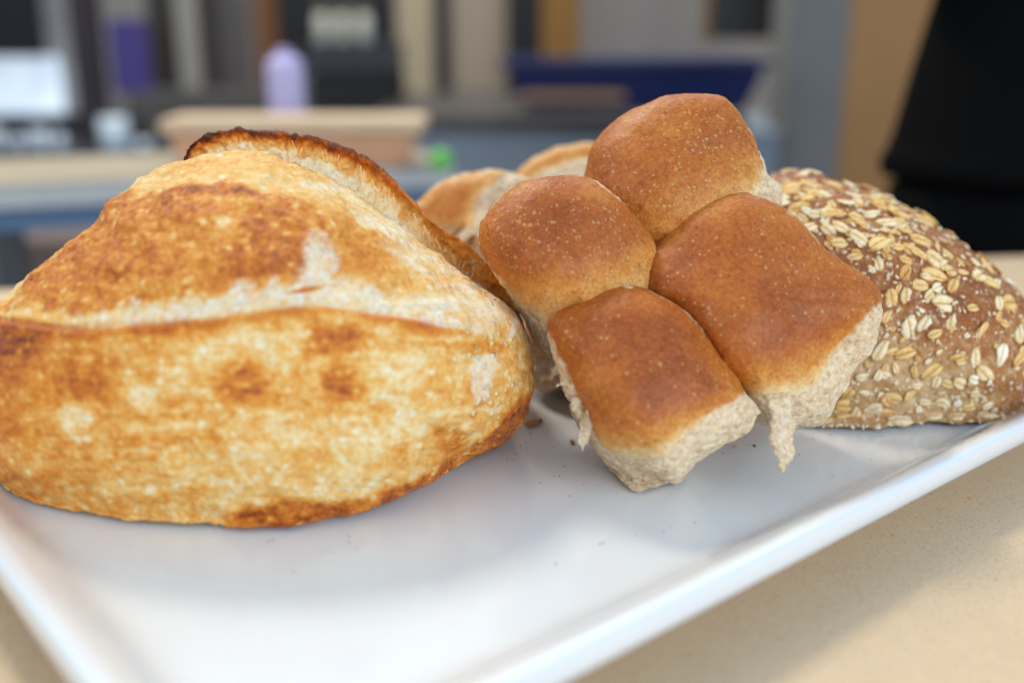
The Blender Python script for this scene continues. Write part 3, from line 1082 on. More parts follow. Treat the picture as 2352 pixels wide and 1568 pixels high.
from mathutils import Matrix
for i, (uu, vv, L, a, low) in enumerate(spots):
    s_ = surf(uu, vv)
    if s_ is None:
        continue
    p, nn_ = s_
    tilt = nn_ + np.array([rg.uniform(-.12, .12) for _ in range(3)])
    tilt /= np.linalg.norm(tilt)
    tx, ty = frame(p, tilt, a)
    dd = (p - CAM) @ FW
    # undo foreshortening so that the flake keeps its real length
    vis = math.sqrt(max(.15, 1 - (tx @ ((CAM - p) / np.linalg.norm(CAM - p))) ** 2))
    sc = min(L / FP * dd / vis, .016) * 1.2
    wd = rg.uniform(.82, 1.12)
    kind = rg.choice([0, 0, 2, 0, 1, 0, 1, 1]) if vv > 640 else rg.choice([1, 0, 1, 0, 3, 1, 0, 1, 0])
    o = bpy.data.objects.new('oat_flake', rg.choice(FL[kind]))
    COL.objects.link(o)
    m = Matrix.Identity(4)
    for r_ in range(3):
        m[r_][0], m[r_][1], m[r_][2] = tx[r_] * sc, ty[r_] * sc * wd, tilt[r_] * sc * .52
        m[r_][3] = p[r_] - OOFF[r_] + nn_[r_] * .0006
    o.parent = OATL
    o.matrix_local = m

# crumbs of oat between the flakes: one joined mesh
vs, fs = [], []
rr = np.random.RandomState(5)
cand = OFRONT[rr.randint(0, len(OFRONT), 5200)]
cnt = 0
for i in cand:
    uu, vv = OU[i], OV[i]
    dens = .20 + .35 * (vv > 860) + .12 * (vv < 560)
    if rr.rand() > dens or cnt > 900:
        continue
    p, nn_ = OP[i], ON[i]
    tx, ty = frame(p, nn_, rr.uniform(-90, 90))
    a, b, h_ = rr.uniform(.0006, .0021), rr.uniform(.0004, .0012), rr.uniform(.0004, .0010)
    k0 = len(vs)
    for q in range(5):
        an = q * 1.2566 + rr.rand() * .6
        vs.append(tuple(p - OOFF + tx * a * math.cos(an) + ty * b * math.sin(an) - nn_ * .0002))
    for q in range(5):
        an = q * 1.2566 + rr.rand() * .6
        vs.append(tuple(p - OOFF + tx * a * .7 * math.cos(an) + ty * b * .7 * math.sin(an) + nn_ * h_))
    for q in range(5):
        fs.append((k0 + q, k0 + (q + 1) % 5, k0 + 5 + (q + 1) % 5, k0 + 5 + q))
    fs.append(tuple(k0 + 5 + q for q in range(5)))
    cnt += 1
me = bpy.data.meshes.new('oat_crumbs')
me.from_pydata(vs, [], fs)
me.materials.append(plain('oat_dust', srgb(238, 220, 186), .7, .1, .004))
o = put('oat_crumbs', me, OATL)
o['kind'] = 'stuff'

# ------------------------------------------------------------------ tray
ER = np.array([.769, .639, 0])
EL = np.array([.639, -.769, 0])
Z = np.array([0, 0, 1.])


def mat_tray():
    m = NT('white_melamine')
    m.color(m.mix(m.noise(.09, 3), srgb(224, 226, 229), srgb(229, 231, 233)))
    m.set(Roughness=m.rng(m.noise(.03, 4), .3, .7, .16, .22), Specular_IOR_Level=.5, Coat_Weight=.6, Coat_Roughness=.08)
    m.bump(m.noise(.05, 2), .0002, None, .2)
    return m.m


def tray():
    r0, r1 = .104, .675
    l0, l1 = -.600, -.243
    # profile outward from the floor edge: (outward, height)
    prof = [(-.0215, 0), (-.012, 0), (-.007, .0001), (-.003, .0005), (.001, .0016), (.004, .0033), (.0075, .0056), (.012, .0086), (.018, .0125), (.0205, .0136), (.0225, .01415), (.0255, .0143),
            (.0270, .0139), (.0278, .0128), (.0282, .0112), (.0284, .0075), (.0282, .0042), (.0272, .0026), (.0255, .0020), (.020, .0008), (.010, -.0022), (.000, -.0042),
            (-.008, -.0048), (-.0085, -.0185), (-.0095, -.0193), (-.0215, -.0193)]
    cr = .022      # corner radius
    cs = [(r1 - cr, l1 - cr, 0), (r0 + cr, l1 - cr, 90), (r0 + cr, l0 + cr, 180), (r1 - cr, l0 + cr, 270)]
    rings = []
    for o_, z_ in prof:
        ring = []
        for (a, b, st) in cs:
            for k in range(13):
                t = R(st + 90 * k / 12)
                rad = cr + o_
                if rad < 0:
                    sgn = rad
                # angle 0 -> +ER, 90 -> +EL ; go ER->EL
                ring.append(a + rad * math.cos(t) if False else (a, b, t, rad))
        rings.append((ring, z_))
    P = []
    for ring, z_ in rings:
        for a, b, t, rad in ring:
            # st 0: between EL(+) and ER(+)
            cx_, cy_ = math.sin(t + math.pi / 2 - R(0)), math.cos(t + math.pi / 2 - R(0))
            ux, uy = math.cos(t), math.sin(t)
            P.append(ER * (a + rad * ux) + EL * (b + rad * uy) + Z * z_)
    n = 52
    P = np.array(P)
    F = [tuple(f) for f in grid_faces(len(prof), n)]
    F.append(tuple(range(n)))
    F.append(tuple(reversed(range((len(prof) - 1) * n, len(prof) * n))))
    me = bpy.data.meshes.new('serving_tray')
    me.from_pydata([tuple(p) for p in P], [], F)
    me.polygons.foreach_set('use_smooth', [True] * (len(F) - 2) + [False] * 2)
    me.materials.append(mat_tray())
    me.update()
    import bmesh
    bm = bmesh.new()
    bm.from_mesh(me)
    bmesh.ops.recalc_face_normals(bm, faces=bm.faces)
    bm.to_mesh(me)
    bm.free()
    o = put('serving_tray', me)
    return tag(o, 'glossy white rectangular serving tray with raised rim under the three breads', 'tray')


tray()

# ------------------------------------------------------------------ box helpers
import bmesh


def rbox(bm, x0, x1, y0, y1, z0, z1, bev=.004, taper=0, rot=0, piv=None):
    g = bmesh.ops.create_cube(bm, size=1)
    for v in g['verts']:
        k = 1 - (taper if v.co.z < 0 else 0)
        v.co = Vector(((x0 + x1) / 2 + v.co.x * (x1 - x0) * k, (y0 + y1) / 2 + v.co.y * (y1 - y0) * k, (z0 + z1) / 2 + v.co.z * (z1 - z0)))
    if bev:
        es = list({e for v in g['verts'] for e in v.link_edges})
        bmesh.ops.bevel(bm, geom=es, offset=bev, segments=2, affect='EDGES')
    return g


def lathe(bm, prof, c, n=28):
    vs = []
    for r_, z_ in prof:
        vs.append([bm.verts.new((c[0] + r_ * math.cos(2 * math.pi * k / n), c[1] + r_ * math.sin(2 * math.pi * k / n), c[2] + z_)) for k in range(n)])
    for a, b in zip(vs, vs[1:]):
        for k in range(n):
            f = bm.faces.new((a[k], a[(k + 1) % n], b[(k + 1) % n], b[k]))
            f.smooth = True
    bm.faces.new(list(reversed(vs[0])))
    bm.faces.new(vs[-1])


def obm(name, bm, mat, parent=None, loc=None):
    me = bpy.data.meshes.new(name)
    bm.to_mesh(me)
    bm.free()
    o = put(name, me, parent, mat)
    if loc is not None:
        o.location = loc
    return o


def box_obj(name, mat, x0, x1, y0, y1, z0, z1, parent=None, bev=.004, taper=0):
    bm = bmesh.new()
    off = parent.location if parent else Vector((0, 0, 0))
    rbox(bm, x0 - off.x, x1 - off.x, y0 - off.y, y1 - off.y, z0 - off.z, z1 - off.z, bev, taper)
    return obm(name, bm, mat, parent)


def struct(o):
    o['kind'] = 'structure'
    return o


def X(u, y, v=300):
    return float(at_y(float(u), float(v), y)[0])


def ZZ(v, y):
    return float(at_y(1176., float(v), y)[2])


# ------------------------------------------------------------------ our table
TZ = -.0195


def mat_table():
    m = NT('speckled_beige_laminate')
    c = m.mix(m.noise(.02, 4, .6), srgb(208, 180, 146), srgb(220, 192, 158))
    sp = m.rng(m.noise(.0013, 4, .75), .50, .66)
    c = m.mix(m.math('MULTIPLY', sp, .5), c, srgb(150, 130, 110))
    sp2 = m.rng(m.noise(.0021, 2, .5), .66, .72)
    c = m.mix(m.math('MULTIPLY', sp2, .5), c, srgb(232, 214, 190))
    v = m.voro(.011)
    r_ = m.rng(v, .05, .10, 1, 0)
    c = m.mix(m.math('MULTIPLY', r_, .6), c, srgb(196, 108, 62))
    m.color(c)
    m.set(Roughness=.62, Specular_IOR_Level=.35)
    m.bump(m.noise(.0016, 3, .6), .0003, None, .4)
    return m.m


bm = bmesh.new()
pts = [(-.66, .885), (.85, 1.10), (.85, -.45), (-.66, -.45)]
top = [bm.verts.new((x, y, TZ - .0005)) for x, y in pts]
bot = [bm.verts.new((x, y, TZ - .032)) for x, y in pts]
bm.faces.new(list(reversed(top)))
bm.faces.new(bot)
for k in range(4):
    bm.faces.new((top[k], top[(k + 1) % 4], bot[(k + 1) % 4], bot[k]))
bmesh.ops.recalc_face_normals(bm, faces=bm.faces)
bmesh.ops.bevel(bm, geom=list(bm.edges), offset=.002, segments=2, affect='EDGES')
tb = thing('table', 'speckled beige table top under the white tray, nearest the viewer', 'table', (0, .3, -.95))
obm('tabletop', bm, mat_table(), tb, (0, -.3, .95))
mleg = plain('grey_steel', srgb(120, 120, 122), .4, metal=.6)
for x, y in ((-.58, .82), (.78, .95), (.78, -.38), (-.58, -.38)):
    box_obj('leg', mleg, x - .02, x + .02, y - .02, y + .02, -.95, TZ - .032, tb)

# crumbs lying on the tray
mc = plain('crust_crumb', srgb(190, 130, 66), .7, .3, .002)
mk = plain('dark_crumb', srgb(96, 60, 34), .7, .3, .002)


def crumb(name, u, v, size, mat, label, cat, seed, flat=.35):
    p = at_z(float(u), float(v), 0.0)
    rg_ = random.Random(seed)
    bm = bmesh.new()
    bmesh.ops.create_icosphere(bm, subdivisions=2, radius=1)
    for vt in bm.verts:
        k = 1 + rg_.uniform(-.25, .25)
        vt.co = Vector((vt.co.x * size * k, vt.co.y * size * .55 * k, vt.co.z * size * flat * k + size * flat * .9))
    o = obm(name, bm, mat)
    o.location = (p[0], p[1], .0004)
    o.rotation_euler = (0, 0, rg_.uniform(0, 3))
    return tag(o, label, cat)


crumb('bread_crumb', 1222, 978, .0042, mc, 'largest brown crust crumb on the tray between white loaf and rolls', 'crumb', 1)
crumb('bread_crumb', 1240, 970, .0020, mk, 'small dark crumb touching the largest crumb between the loaves', 'crumb', 2)
crumb('bread_crumb', 1315, 1018, .0022, mc, 'flat orange crumb left of the front roll torn edge', 'crumb', 3)
crumb('bread_crumb', 1732, 1026, .0012, mk, 'tiny dark crumb on the tray left of hanging crumb strip', 'crumb', 4)
crumb('bread_crumb', 1690, 1028, .0016, M_OATS[2], 'tiny white oat crumb under the joined rolls', 'crumb', 5)
crumb('bread_crumb', 2228, 1148, .0014, mc, 'lone crumb fallen by the right rim of the tray', 'crumb', 6)

rgc = random.Random(21)
vs, fs = [], []
for k in range(70):
    uu, vv = rgc.choice([(rgc.gauss(1230, 60), rgc.gauss(1040, 45)), (rgc.gauss(1700, 130), rgc.gauss(1060, 40)), (rgc.uniform(500, 1900), rgc.uniform(1180, 1330))])
    p = at_z(float(uu), float(vv), 0.0)
    if p @ EL > -.25 or p @ ER < .11:
        continue
    r_ = rgc.uniform(.00018, .00060)
    k0 = len(vs)
    for q in range(5):
        vs.append((p[0] + r_ * rgc.uniform(.6, 1.3) * math.cos(q * 1.257), p[1] + r_ * rgc.uniform(.6, 1.3) * math.sin(q * 1.257), .0004))
    vs.append((p[0], p[1], .0004 + r_ * .9))
    fs += [(k0 + q, k0 + (q + 1) % 5, k0 + 5) for q in range(5)]
me = bpy.data.meshes.new('crumb_dust')
me.from_pydata(vs, [], fs)
me.materials.append(mc)
cd = put('crumb_dust', me)
tag(cd, 'fine bread crumbs scattered on the white tray in front of the loaves', 'crumbs')
cd['kind'] = 'stuff'

# ------------------------------------------------------------------ torn crumb shreds on the slab
def shred(path, dpth, width, seed, name='crumb_strip', mat=M_ROLL, parent=rolls, off=OFF, label=None):
    """flat torn strip of crumb hanging along a path"""
    n = 70
    pp = smooth_open(path, n)
    dd = np.interp(np.linspace(0, 1, n), np.linspace(0, 1, len(dpth)), dpth)
    w_ = np.interp(np.linspace(0, 1, n), np.linspace(0, 1, len(width)), width)
    C_ = unproj(pp[:, 0], pp[:, 1], dd)
    nt = 28
    t = np.linspace(0, 2 * np.pi, nt, endpoint=False)
    P = np.zeros((n, nt, 3))
    for k in range(nt):
        P[:, k] = C_ + (np.cos(t[k]) * w_ * (dd / FP))[:, None] * np.array([1., 0, 0]) + (np.sin(t[k]) * np.minimum(w_ * .3, 7) * (dd / FP))[:, None] * np.array([0, 1., 0])
    P = P.reshape(-1, 3)
    F = grid_faces(n, nt)
    N = normals(P, F)
    if (N * (P - np.repeat(C_, nt, 0))).sum() < 0:
        N, F = -N, F[:, ::-1]
    side_ = np.abs(np.tile(np.cos(t), n))
    P = P + N * (.0012 * fbm(P, .006, 4, seed, .65) + side_ * .0016 * fbm(P, .0035, 2, seed + 3))[:, None]
    a = np.ones(len(P))
    o = mesh_np(name, P - off, F, parent, mat, {'bake': a * .2, 'crumb': a, 'speck': a * 0})
    if label:
        o['label'] = label
    return o


dC = slab_depth(1790., 905.)
shred([(1786, 890), (1790, 930), (1796, 975), (1800, 1020), (1803, 1055), (1799, 1084)], [dC, dC - .002, dC - .004, dC - .006, dC - .007, dC - .007], [16, 26, 25, 27, 19, 3], 900,
      label='long torn strip of crumb hanging below the rolls')
dD = slab_depth(1330., 950.)
shred([(1352, 940), (1345, 975), (1340, 1010), (1338, 1036)], [dD + .008] * 2, [9, 14, 10, 2], 901, 'crumb_shred')
shred([(1318, 900), (1322, 930), (1330, 960)], [dD + .010] * 2, [8, 12, 3], 902, 'crumb_shred')
shred([(1300, 880), (1286, 884), (1277, 888)], [dD + .012] * 2, [6, 5, 2], 903, 'crumb_shred')
shred([(1272, 790), (1276, 810), (1284, 826)], [dD + .02] * 2, [6, 8, 2], 904, 'crumb_shred')

# fine fibres bridging the split of the white loaf
fv, ff = [], []
rr = np.random.RandomState(11)
Tp = smooth_open([(470, 322), (530, 308), (600, 310), (680, 322), (740, 334), (800, 360), (854, 392), (904, 438), (959, 496), (1003, 540), (1068, 590), (1108, 630)], 300)
Bp = smooth_open([(470, 372), (530, 366), (600, 366), (680, 384), (740, 402), (800, 432), (838, 455), (904, 500), (953, 540), (1000, 585), (1050, 630), (1078, 655)], 300)
for _ in range(40):
    i = rr.randint(60, 290)
    f0, f1 = rr.uniform(.05, .35), rr.uniform(.45, .95)
    a = Tp[i] * (1 - f0) + Bp[i] * f0
    j = int(np.clip(i + rr.randint(-9, 14), 0, 299))
    b = Tp[j] * (1 - f1) + Bp[j] * f1
    pa, pb = at_y(a[0], a[1], .523), at_y(b[0], b[1], .519)
    mid = (pa + pb) / 2 + np.array([rr.uniform(-1, 1), -abs(rr.uniform(0, 1.2)), rr.uniform(-1, 1)]) * .0016
    k0 = len(fv)
    w0 = rr.uniform(.00008, .00028)
    for q, (pt, ww) in enumerate(((pa, w0), (mid, w0 * .7), (pb, w0 * .5))):
        for k in range(3):
            an = k * 2.094
            fv.append(tuple(pt + np.array([math.cos(an), math.sin(an) * .5, math.sin(an) * .3]) * ww - np.array([-.125, .51, 0])))
    for q in (0, 1):
        for k in range(3):
            ff.append((k0 + q * 3 + k, k0 + q * 3 + (k + 1) % 3, k0 + q * 3 + 3 + (k + 1) % 3, k0 + q * 3 + 3 + k))
me = bpy.data.meshes.new('crumb_fibres')
me.from_pydata(fv, [], ff)
mf = plain('crumb_fibre', srgb(232, 200, 150), .6, .2, .01)
o = put('crumb_fibres', me, SOUR, mf)
o['kind'] = 'stuff'

# ------------------------------------------------------------------ the room behind
M = {}


def mt(name, r, g, b, rough=.6, k=1.0, **kw):
    if name not in M:
        M[name] = plain(name, srgb(r, g, b, k), rough, **kw)
    return M[name]


FZ = -.95
bm = bmesh.new()
for x, y in ((-6, -3), (6, -3), (6, 9), (-6, 9)):
    bm.verts.new((x, y, FZ))
bm.faces.new(bm.verts)
struct(obm('floor', bm, mt('floor_vinyl', 140, 126, 118, .5, size=.6)))
YW = 5.4
struct(box_obj('wall', mt('wall_paint', 186, 174, 164, .8, size=.8), -6, 6, YW, YW + .1, FZ, 3.2, None, .003))


def vbox(name, mat, u0, u1, v0, v1, y, dy, label, cat, part=None, bev=.006, z1=None, z0=None, taper=0):
    """upright thing whose front face fills u0..u1, v0..v1 at distance y"""
    x0, x1 = X(u0, y, v1), X(u1, y, v1)
    za = ZZ(v1, y) if z0 is None else z0
    zb = ZZ(v0, y) if z1 is None else z1
    t = thing(name, label, cat, ((x0 + x1) / 2, y, za))
    box_obj(part or 'panel', mat, x0, x1, y, y + dy, za, zb, t, bev, taper)
    return t, x0, x1, za, zb


# second table (left), its edge running away to the right
pA, pB = at_z(-160., 432., -.02), at_z(1042., 378., -.02)
t2 = thing('side_table', 'blurred table with beige top and thick white edge behind the crusty loaf', 'table', (-.5, 1.8, FZ))
dirn = (pB - pA) / np.linalg.norm(pB - pA)
perp = np.array([-dirn[1], dirn[0], 0])


def slab_bm(z0, z1, inset=0, depth=.34):
    bm = bmesh.new()
    c = [pA + perp * inset, pB + perp * inset - dirn * inset, pB + perp * depth - dirn * inset, pA + perp * depth]
    a = [bm.verts.new((q[0] + .5, q[1] - 1.8, z1 - FZ)) for q in c]
    b = [bm.verts.new((q[0] + .5, q[1] - 1.8, z0 - FZ)) for q in c]
    bm.faces.new(a)
    bm.faces.new(list(reversed(b)))
    for k in range(4):
        bm.faces.new((a[k], b[k], b[(k + 1) % 4], a[(k + 1) % 4]))
    bmesh.ops.recalc_face_normals(bm, faces=bm.faces)
    return bm


obm('tabletop', slab_bm(-.0235, -.020), mt('beige_top', 172, 158, 134), t2)
obm('edge_band', slab_bm(-.056, -.0238), mt('white_edge', 196, 197, 194, .4), t2)
obm('apron', slab_bm(-.095, -.0565, .03), mt('blue_apron', 96, 128, 160), t2)
for f_, dd in ((.08, .05), (.92, .05), (.08, .3), (.92, .3)):
    q = pA + (pB - pA) * f_ + perp * dd
    box_obj('leg', mleg, q[0] - .018, q[0] + .018, q[1] - .018, q[1] + .018, FZ, -.0955, t2)

# planter-like wooden box standing on it, bottle behind
yb = 1.72
bx0, bx1 = X(366, yb), X(972, yb)
bt = thing('wooden_box', 'blurred long pale wooden box with sloping ends on the side table', 'box', ((bx0 + bx1) / 2, yb + .06, -.0195))
zt = ZZ(275, yb)
box_obj('box_body', mt('peach_wood', 214, 160, 124), bx0 + .012, bx1 - .012, yb, yb + .12, -.0195, zt - .022, bt, .004, .10)
box_obj('rim', mt('pale_wood', 220, 190, 156), bx0, bx1, yb - .006, yb + .128, zt - .0218, zt, bt, .004)
yb2 = 1.80
xb = X(663, yb2 + .16)
bo = thing('squeeze_bottle', 'blurred lavender plastic bottle with rounded top rising behind the wooden box', 'bottle', (xb, yb2 + .16, -.0195))
zt2 = ZZ(112, yb2 + .16)
bm = bmesh.new()
hh = zt2 + .0195
lathe(bm, [(.0315, 0), (.0335, .004), (.0335, hh * .80), (.032, hh * .86), (.026, hh * .91), (.016, hh * .94)], (0, 0, 0))
obm('bottle_body', bm, mt('lavender_plastic', 192, 184, 226, .35), bo)
bm = bmesh.new()
lathe(bm, [(.015, hh * .9405), (.0145, hh * .985), (.011, hh)], (0, 0, 0))
obm('cap', bm, mt('lavender_cap', 176, 158, 206, .4), bo)
# green ball at the table's end
pg = at_z(1012., 404., -.0195)
bm = bmesh.new()
bmesh.ops.create_uvsphere(bm, u_segments=24, v_segments=16, radius=.018)
for f in bm.faces:
    f.smooth = True
o = obm('ball', bm, mt('lime_green', 104, 190, 78, .5))
o.location = (pg[0], pg[1] + .02, .0015)
tag(o, 'small blurred bright green ball at the end of the side table', 'ball')

# grey-blue counter in the middle
yc = 3.0
zc = ZZ(268, yc)
ct = thing('counter', 'long blurred grey-blue counter with dark worktop in the middle background', 'counter', (.3, yc, FZ))
box_obj('front_panel', mt('grey_blue_panel', 144, 154, 166, .5), X(850, yc), X(1905, yc), yc, yc + .6, FZ, zc - .042, ct, .004)
box_obj('worktop', mt('dark_worktop', 82, 78, 76, .4), X(846, yc), X(1712, yc), yc - .02, yc + 1.0, zc - .0415, zc, ct, .004)
t, *_ = vbox('pillar', mt('pillar_paint', 122, 120, 118), 1782, 1905, 0, 600, 3.0 - .03, .25, 'pale grey-blue pillar between blue crate and brown wood panel', 'pillar', 'shaft', z1=3.0, z0=FZ)
# blue crate
yk = 2.9
kx0, kx1 = X(1150, yk), X(1725, yk)
kt = thing('plastic_crate', 'blurred dark blue plastic tub with sloping side on the counter', 'crate', ((kx0 + kx1) / 2, yk + .12, ZZ(236, yk)))
box_obj('tub', mt('navy_plastic', 12, 30, 84, .35), kx0 + .02, kx1 - .015, yk - .2, yk + .06, ZZ(245, yk), ZZ(148, yk) - .001, kt, .01, .14)
box_obj('rim', mt('navy_rim', 22, 34, 88, .35), kx0, kx1, yk - .215, yk + .075, ZZ(148, yk), ZZ(132, yk), kt, .005)
t, *_ = vbox('cutting_board', mt('tan_board', 168, 132, 98), 1195, 1440, 212, 232, 2.66, .02, 'blurred tan wooden board leaning low in front of blue tub', 'board', 'board')
# wall pieces
W = YW - .06
vbox('wall_picture', mt('black_picture', 24, 22, 22, .4), 1618, 1778, -260, 92, W - .7, .03, 'blurred black panel hanging on the grey wall above the blue tub', 'picture', 'picture_panel')
o = [c for c in COL.objects if c.name.startswith('wall_picture')][-1]
y_ = W - .7
for q, (a, b) in enumerate(((1604, 1617), (1779, 1792))):
    box_obj('gold_edge', mt('gold_trim', 130, 96, 30), X(a, y_), X(b, y_), y_ - .01, y_ + .03, ZZ(100, y_), ZZ(-260, y_), o, .002)
vbox('wood_panel', mt('brown_wood', 172, 124, 70, .5, size=.3), 1902, 2240, 0, 640, 3.6, .08, 'tall plain brown wooden panel beside the person in black', 'panel', 'panel', z1=2.2, z0=FZ)
vbox('dark_column', mt('near_black', 16, 15, 18), 1166, 1240, 0, 190, 4.4, .2, 'dark upright column left of the golden brown one', 'column', 'shaft', z1=2.6, z0=FZ)
vbox('golden_column', mt('golden_brown', 142, 98, 36), 1242, 1330, 0, 190, 4.4, .2, 'golden brown upright column in the middle background', 'column', 'shaft', z1=2.6, z0=FZ)
vbox('curtain', mt('beige_cloth', 204, 184, 150), 918, 1000, 0, 165, 4.6, .06, 'left beige hanging curtain over the dark worktop', 'curtain', 'cloth', z1=2.6, z0=-.2)
vbox('curtain', mt('beige_cloth2', 184, 164, 142), 1032, 1164, 0, 165, 4.6, .06, 'right wider beige hanging curtain over the dark worktop', 'curtain', 'cloth', z1=2.6, z0=-.2)
vbox('purple_post', mt('dark_purple', 44, 28, 44), 1001, 1031, 0, 165, 4.55, .05, 'thin dark purple post between two beige curtains', 'post', 'shaft', z1=2.6, z0=FZ)
vbox('purple_post', mt('dark_purple', 44, 28, 44), 642, 690, 0, 140, 4.2, .08, 'dark purple post directly above the lavender bottle', 'post', 'shaft', z1=2.6, z0=FZ)
vbox('orange_panel', mt('rust_wood', 138, 88, 48), 590, 640, 0, 130, 4.5, .05, 'narrow rusty orange board left of the dark purple post', 'board', 'board', z1=2.4, z0=-.1)
vbox('grey_door', mt('taupe', 140, 130, 124), 505, 590, 0, 330, 4.7, .06, 'taupe door leaf in the left background', 'door', 'leaf', z1=2.2, z0=FZ)
vbox('dark_cabinet', mt('near_black', 16, 15, 18), 716, 900, 172, 330, 3.4, .5, 'black cabinet right behind the lavender bottle', 'cabinet', 'cabinet_body', z0=FZ)
vbox('appliance', mt('charcoal', 58, 56, 60, .3), 690, 905, 100, 168, 3.4, .35, 'dark grey appliance standing on the black cabinet', 'appliance', 'housing')
# basket of pale jars above the appliance
yj = 3.5
for k, (uu, col) in enumerate(((752, 'left'), (798, 'middle'), (845, 'right'))):
    j = thing('jar', '%s one of three pale jars standing on the dark appliance' % col, 'jar', (X(uu, yj), yj, ZZ(100, yj)), 'pale jars on the appliance')
    bm = bmesh.new()
    lathe(bm, [(.021, 0), (.024, .005), (.024, .075), (.018, .09)], (0, 0, 0), 18)
    obm('jar_body', bm, mt('pale_ceramic', 216, 208, 190, .4), j)
    bm = bmesh.new()
    lathe(bm, [(.019, .0905), (.019, .12), (.015, .125)], (0, 0, 0), 18)
    obm('lid', bm, mt('pale_lid', 120, 110, 96), j)
vbox('dark_board', mt('near_black', 16, 15, 18), 640, 905, -200, 100, 4.0, .04, 'black board on the wall behind the pale jars', 'board', 'board')
# left side
vbox('grey_screen', mt('grey_screen', 168, 166, 166), 100, 240, 0, 560, 4.6, .05, 'grey wall screen left of the leaning dark post', 'screen', 'screen_panel', z1=2.4, z0=FZ)
bm = bmesh.new()
yq = 3.4
xa, xb_ = X(183, yq, 0), X(213, yq, 350)
hw = .042
vs_ = [(xa - hw, yq, ZZ(-300, yq)), (xa + hw, yq, ZZ(-300, yq)), (xb_ + hw, yq, FZ), (xb_ - hw, yq, FZ)]
f1 = [bm.verts.new(q) for q in vs_]
f2 = [bm.verts.new((q[0], q[1] + .07, q[2])) for q in vs_]
bm.faces.new(f1)
bm.faces.new(list(reversed(f2)))
for k in range(4):
    bm.faces.new((f1[k], f1[(k + 1) % 4], f2[(k + 1) % 4], f2[k]))
bmesh.ops.recalc_face_normals(bm, faces=bm.faces)
bmesh.ops.bevel(bm, geom=list(bm.edges), offset=.006, segments=2, affect='EDGES')
tag(obm('leaning_post', bm, mt('plum_black', 50, 40, 46)), 'dark leaning post at the far left above the table', 'post')
vbox('purple_banner', mt('violet', 74, 60, 128), 262, 350, 45, 215, 4.2, .02, 'blurred violet banner in the left background', 'banner', 'banner_cloth')
vbox('dark_shelf', mt('dark_olive', 58, 50, 40), 352, 420, -150, 210, 4.4, .2, 'dark olive shelf unit right of the violet banner', 'shelf', 'shelf_body')
vbox('grey_post', mt('warm_grey', 160, 152, 144), 425, 475, 0, 300, 4.3, .08, 'warm grey post between dark shelf and taupe door', 'post', 'shaft', z1=2.4, z0=FZ)
vbox('dark_post', mt('umber', 56, 46, 42), 477, 503, 0, 300, 4.3, .08, 'thin umber post beside the taupe door', 'post', 'shaft', z1=2.4, z0=FZ)
vbox('low_cabinet', mt('mid_grey', 92, 86, 82), 300, 640, 215, 330, 4.0, .3, 'grey low cabinet in the left background behind the wooden box', 'cabinet', 'cabinet_body', z0=FZ)
# black hanging board and bright window on the far left
vbox('black_blind', mt('near_black', 16, 15, 18), -120, 102, -200, 130, 4.4, .03, 'black blind in the upper left corner over the bright window', 'blind', 'blind')
em = NT('daylit_window_glass')
em.color(srgb(190, 206, 220))
n_ = em.noise(.12, 3)
em.set(Emission_Color=em.ramp(n_, [(.3, srgb(190, 190, 205)), (.5, srgb(205, 222, 235)), (.7, srgb(232, 240, 248))]), Emission_Strength=.8, Roughness=.2)
wt, wx0, wx1, wz0, wz1 = vbox('window', em.m, -120, 148, 132, 262, 4.5, .02, 'bright daylit window at the far left edge', 'window', 'pane')
box_obj('frame', mt('grey_frame', 120, 124, 130), wx0, wx1 + .02, 4.49, 4.54, wz0 - .03, wz0 - .001, wt)
# glassware on the far left counter
gl = thing('glass_counter', 'dark counter below the bright window at the far left', 'counter', (X(60, 3.2), 3.2, FZ))
box_obj('counter_body', mt('slate', 52, 54, 62), X(-160, 3.2), X(420, 3.2), 3.2, 3.7, FZ, ZZ(352, 3.2), gl)
mg = plain('frosted_glass', srgb(226, 236, 244), .25)
vbox('dark_backsplash', mt('ink_board', 26, 28, 34), -170, 318, 264, 345, 3.9, .03, 'ink dark board standing behind the glass jars at far left', 'board', 'board')
gi = 0
names = ['first', 'second', 'third', 'fourth', 'fifth', 'sixth']
for uu, hv, rad in ((-14, 285, .024), (38, 305, .019), (88, 290, .026), (134, 300, .018), (262, 256, .044), (326, 318, .022)):
    yy = 3.3
    zb = ZZ(352, 3.2) + .0005
    g = thing('glass_jar', '%s pale glass jar from the left on the dark counter below the window' % names[gi], 'jar', (X(uu, yy), yy, zb), 'glass jars on the far left counter')
    h_ = ZZ(hv, yy) - zb
    bm = bmesh.new()
    lathe(bm, [(rad * .9, 0), (rad, .006), (rad, h_ * .8), (rad * .8, h_ * .88)], (0, 0, 0), 18)
    obm('jar_body', bm, mg, g)
    bm = bmesh.new()
    lathe(bm, [(rad * .82, h_ * .881), (rad * .82, h_), (rad * .7, h_ * 1.02)], (0, 0, 0), 18)
    obm('lid', bm, mt('dark_lid', 46, 48, 56), g)
    gi += 1
vbox('far_bench', mt('brown_bench', 118, 100, 92), -160, 420, 556, 640, 2.4, .3, 'brownish bench in shade below the white table edge at far left', 'bench', 'bench_top', z0=FZ)


# ------------------------------------------------------------------ person in black behind the table
def skin_mesh(name, verts, edges, radii, mat, parent, sub=2, loc=(0, 0, 0)):
    me = bpy.data.meshes.new(name)
    me.from_pydata(verts, edges, [])
    o = put(name, me, parent)
    md = o.modifiers.new('skin', 'SKIN')
    me.skin_vertices[0].data[0].use_root = True
    for sv, r_ in zip(me.skin_vertices[0].data, radii):
        sv.radius = r_ if isinstance(r_, tuple) else (r_, r_)
    ms = o.modifiers.new('sub', 'SUBSURF')
    ms.levels = ms.render_levels = sub
    md.use_smooth_shade = True
    me.materials.append(mat)
    return o


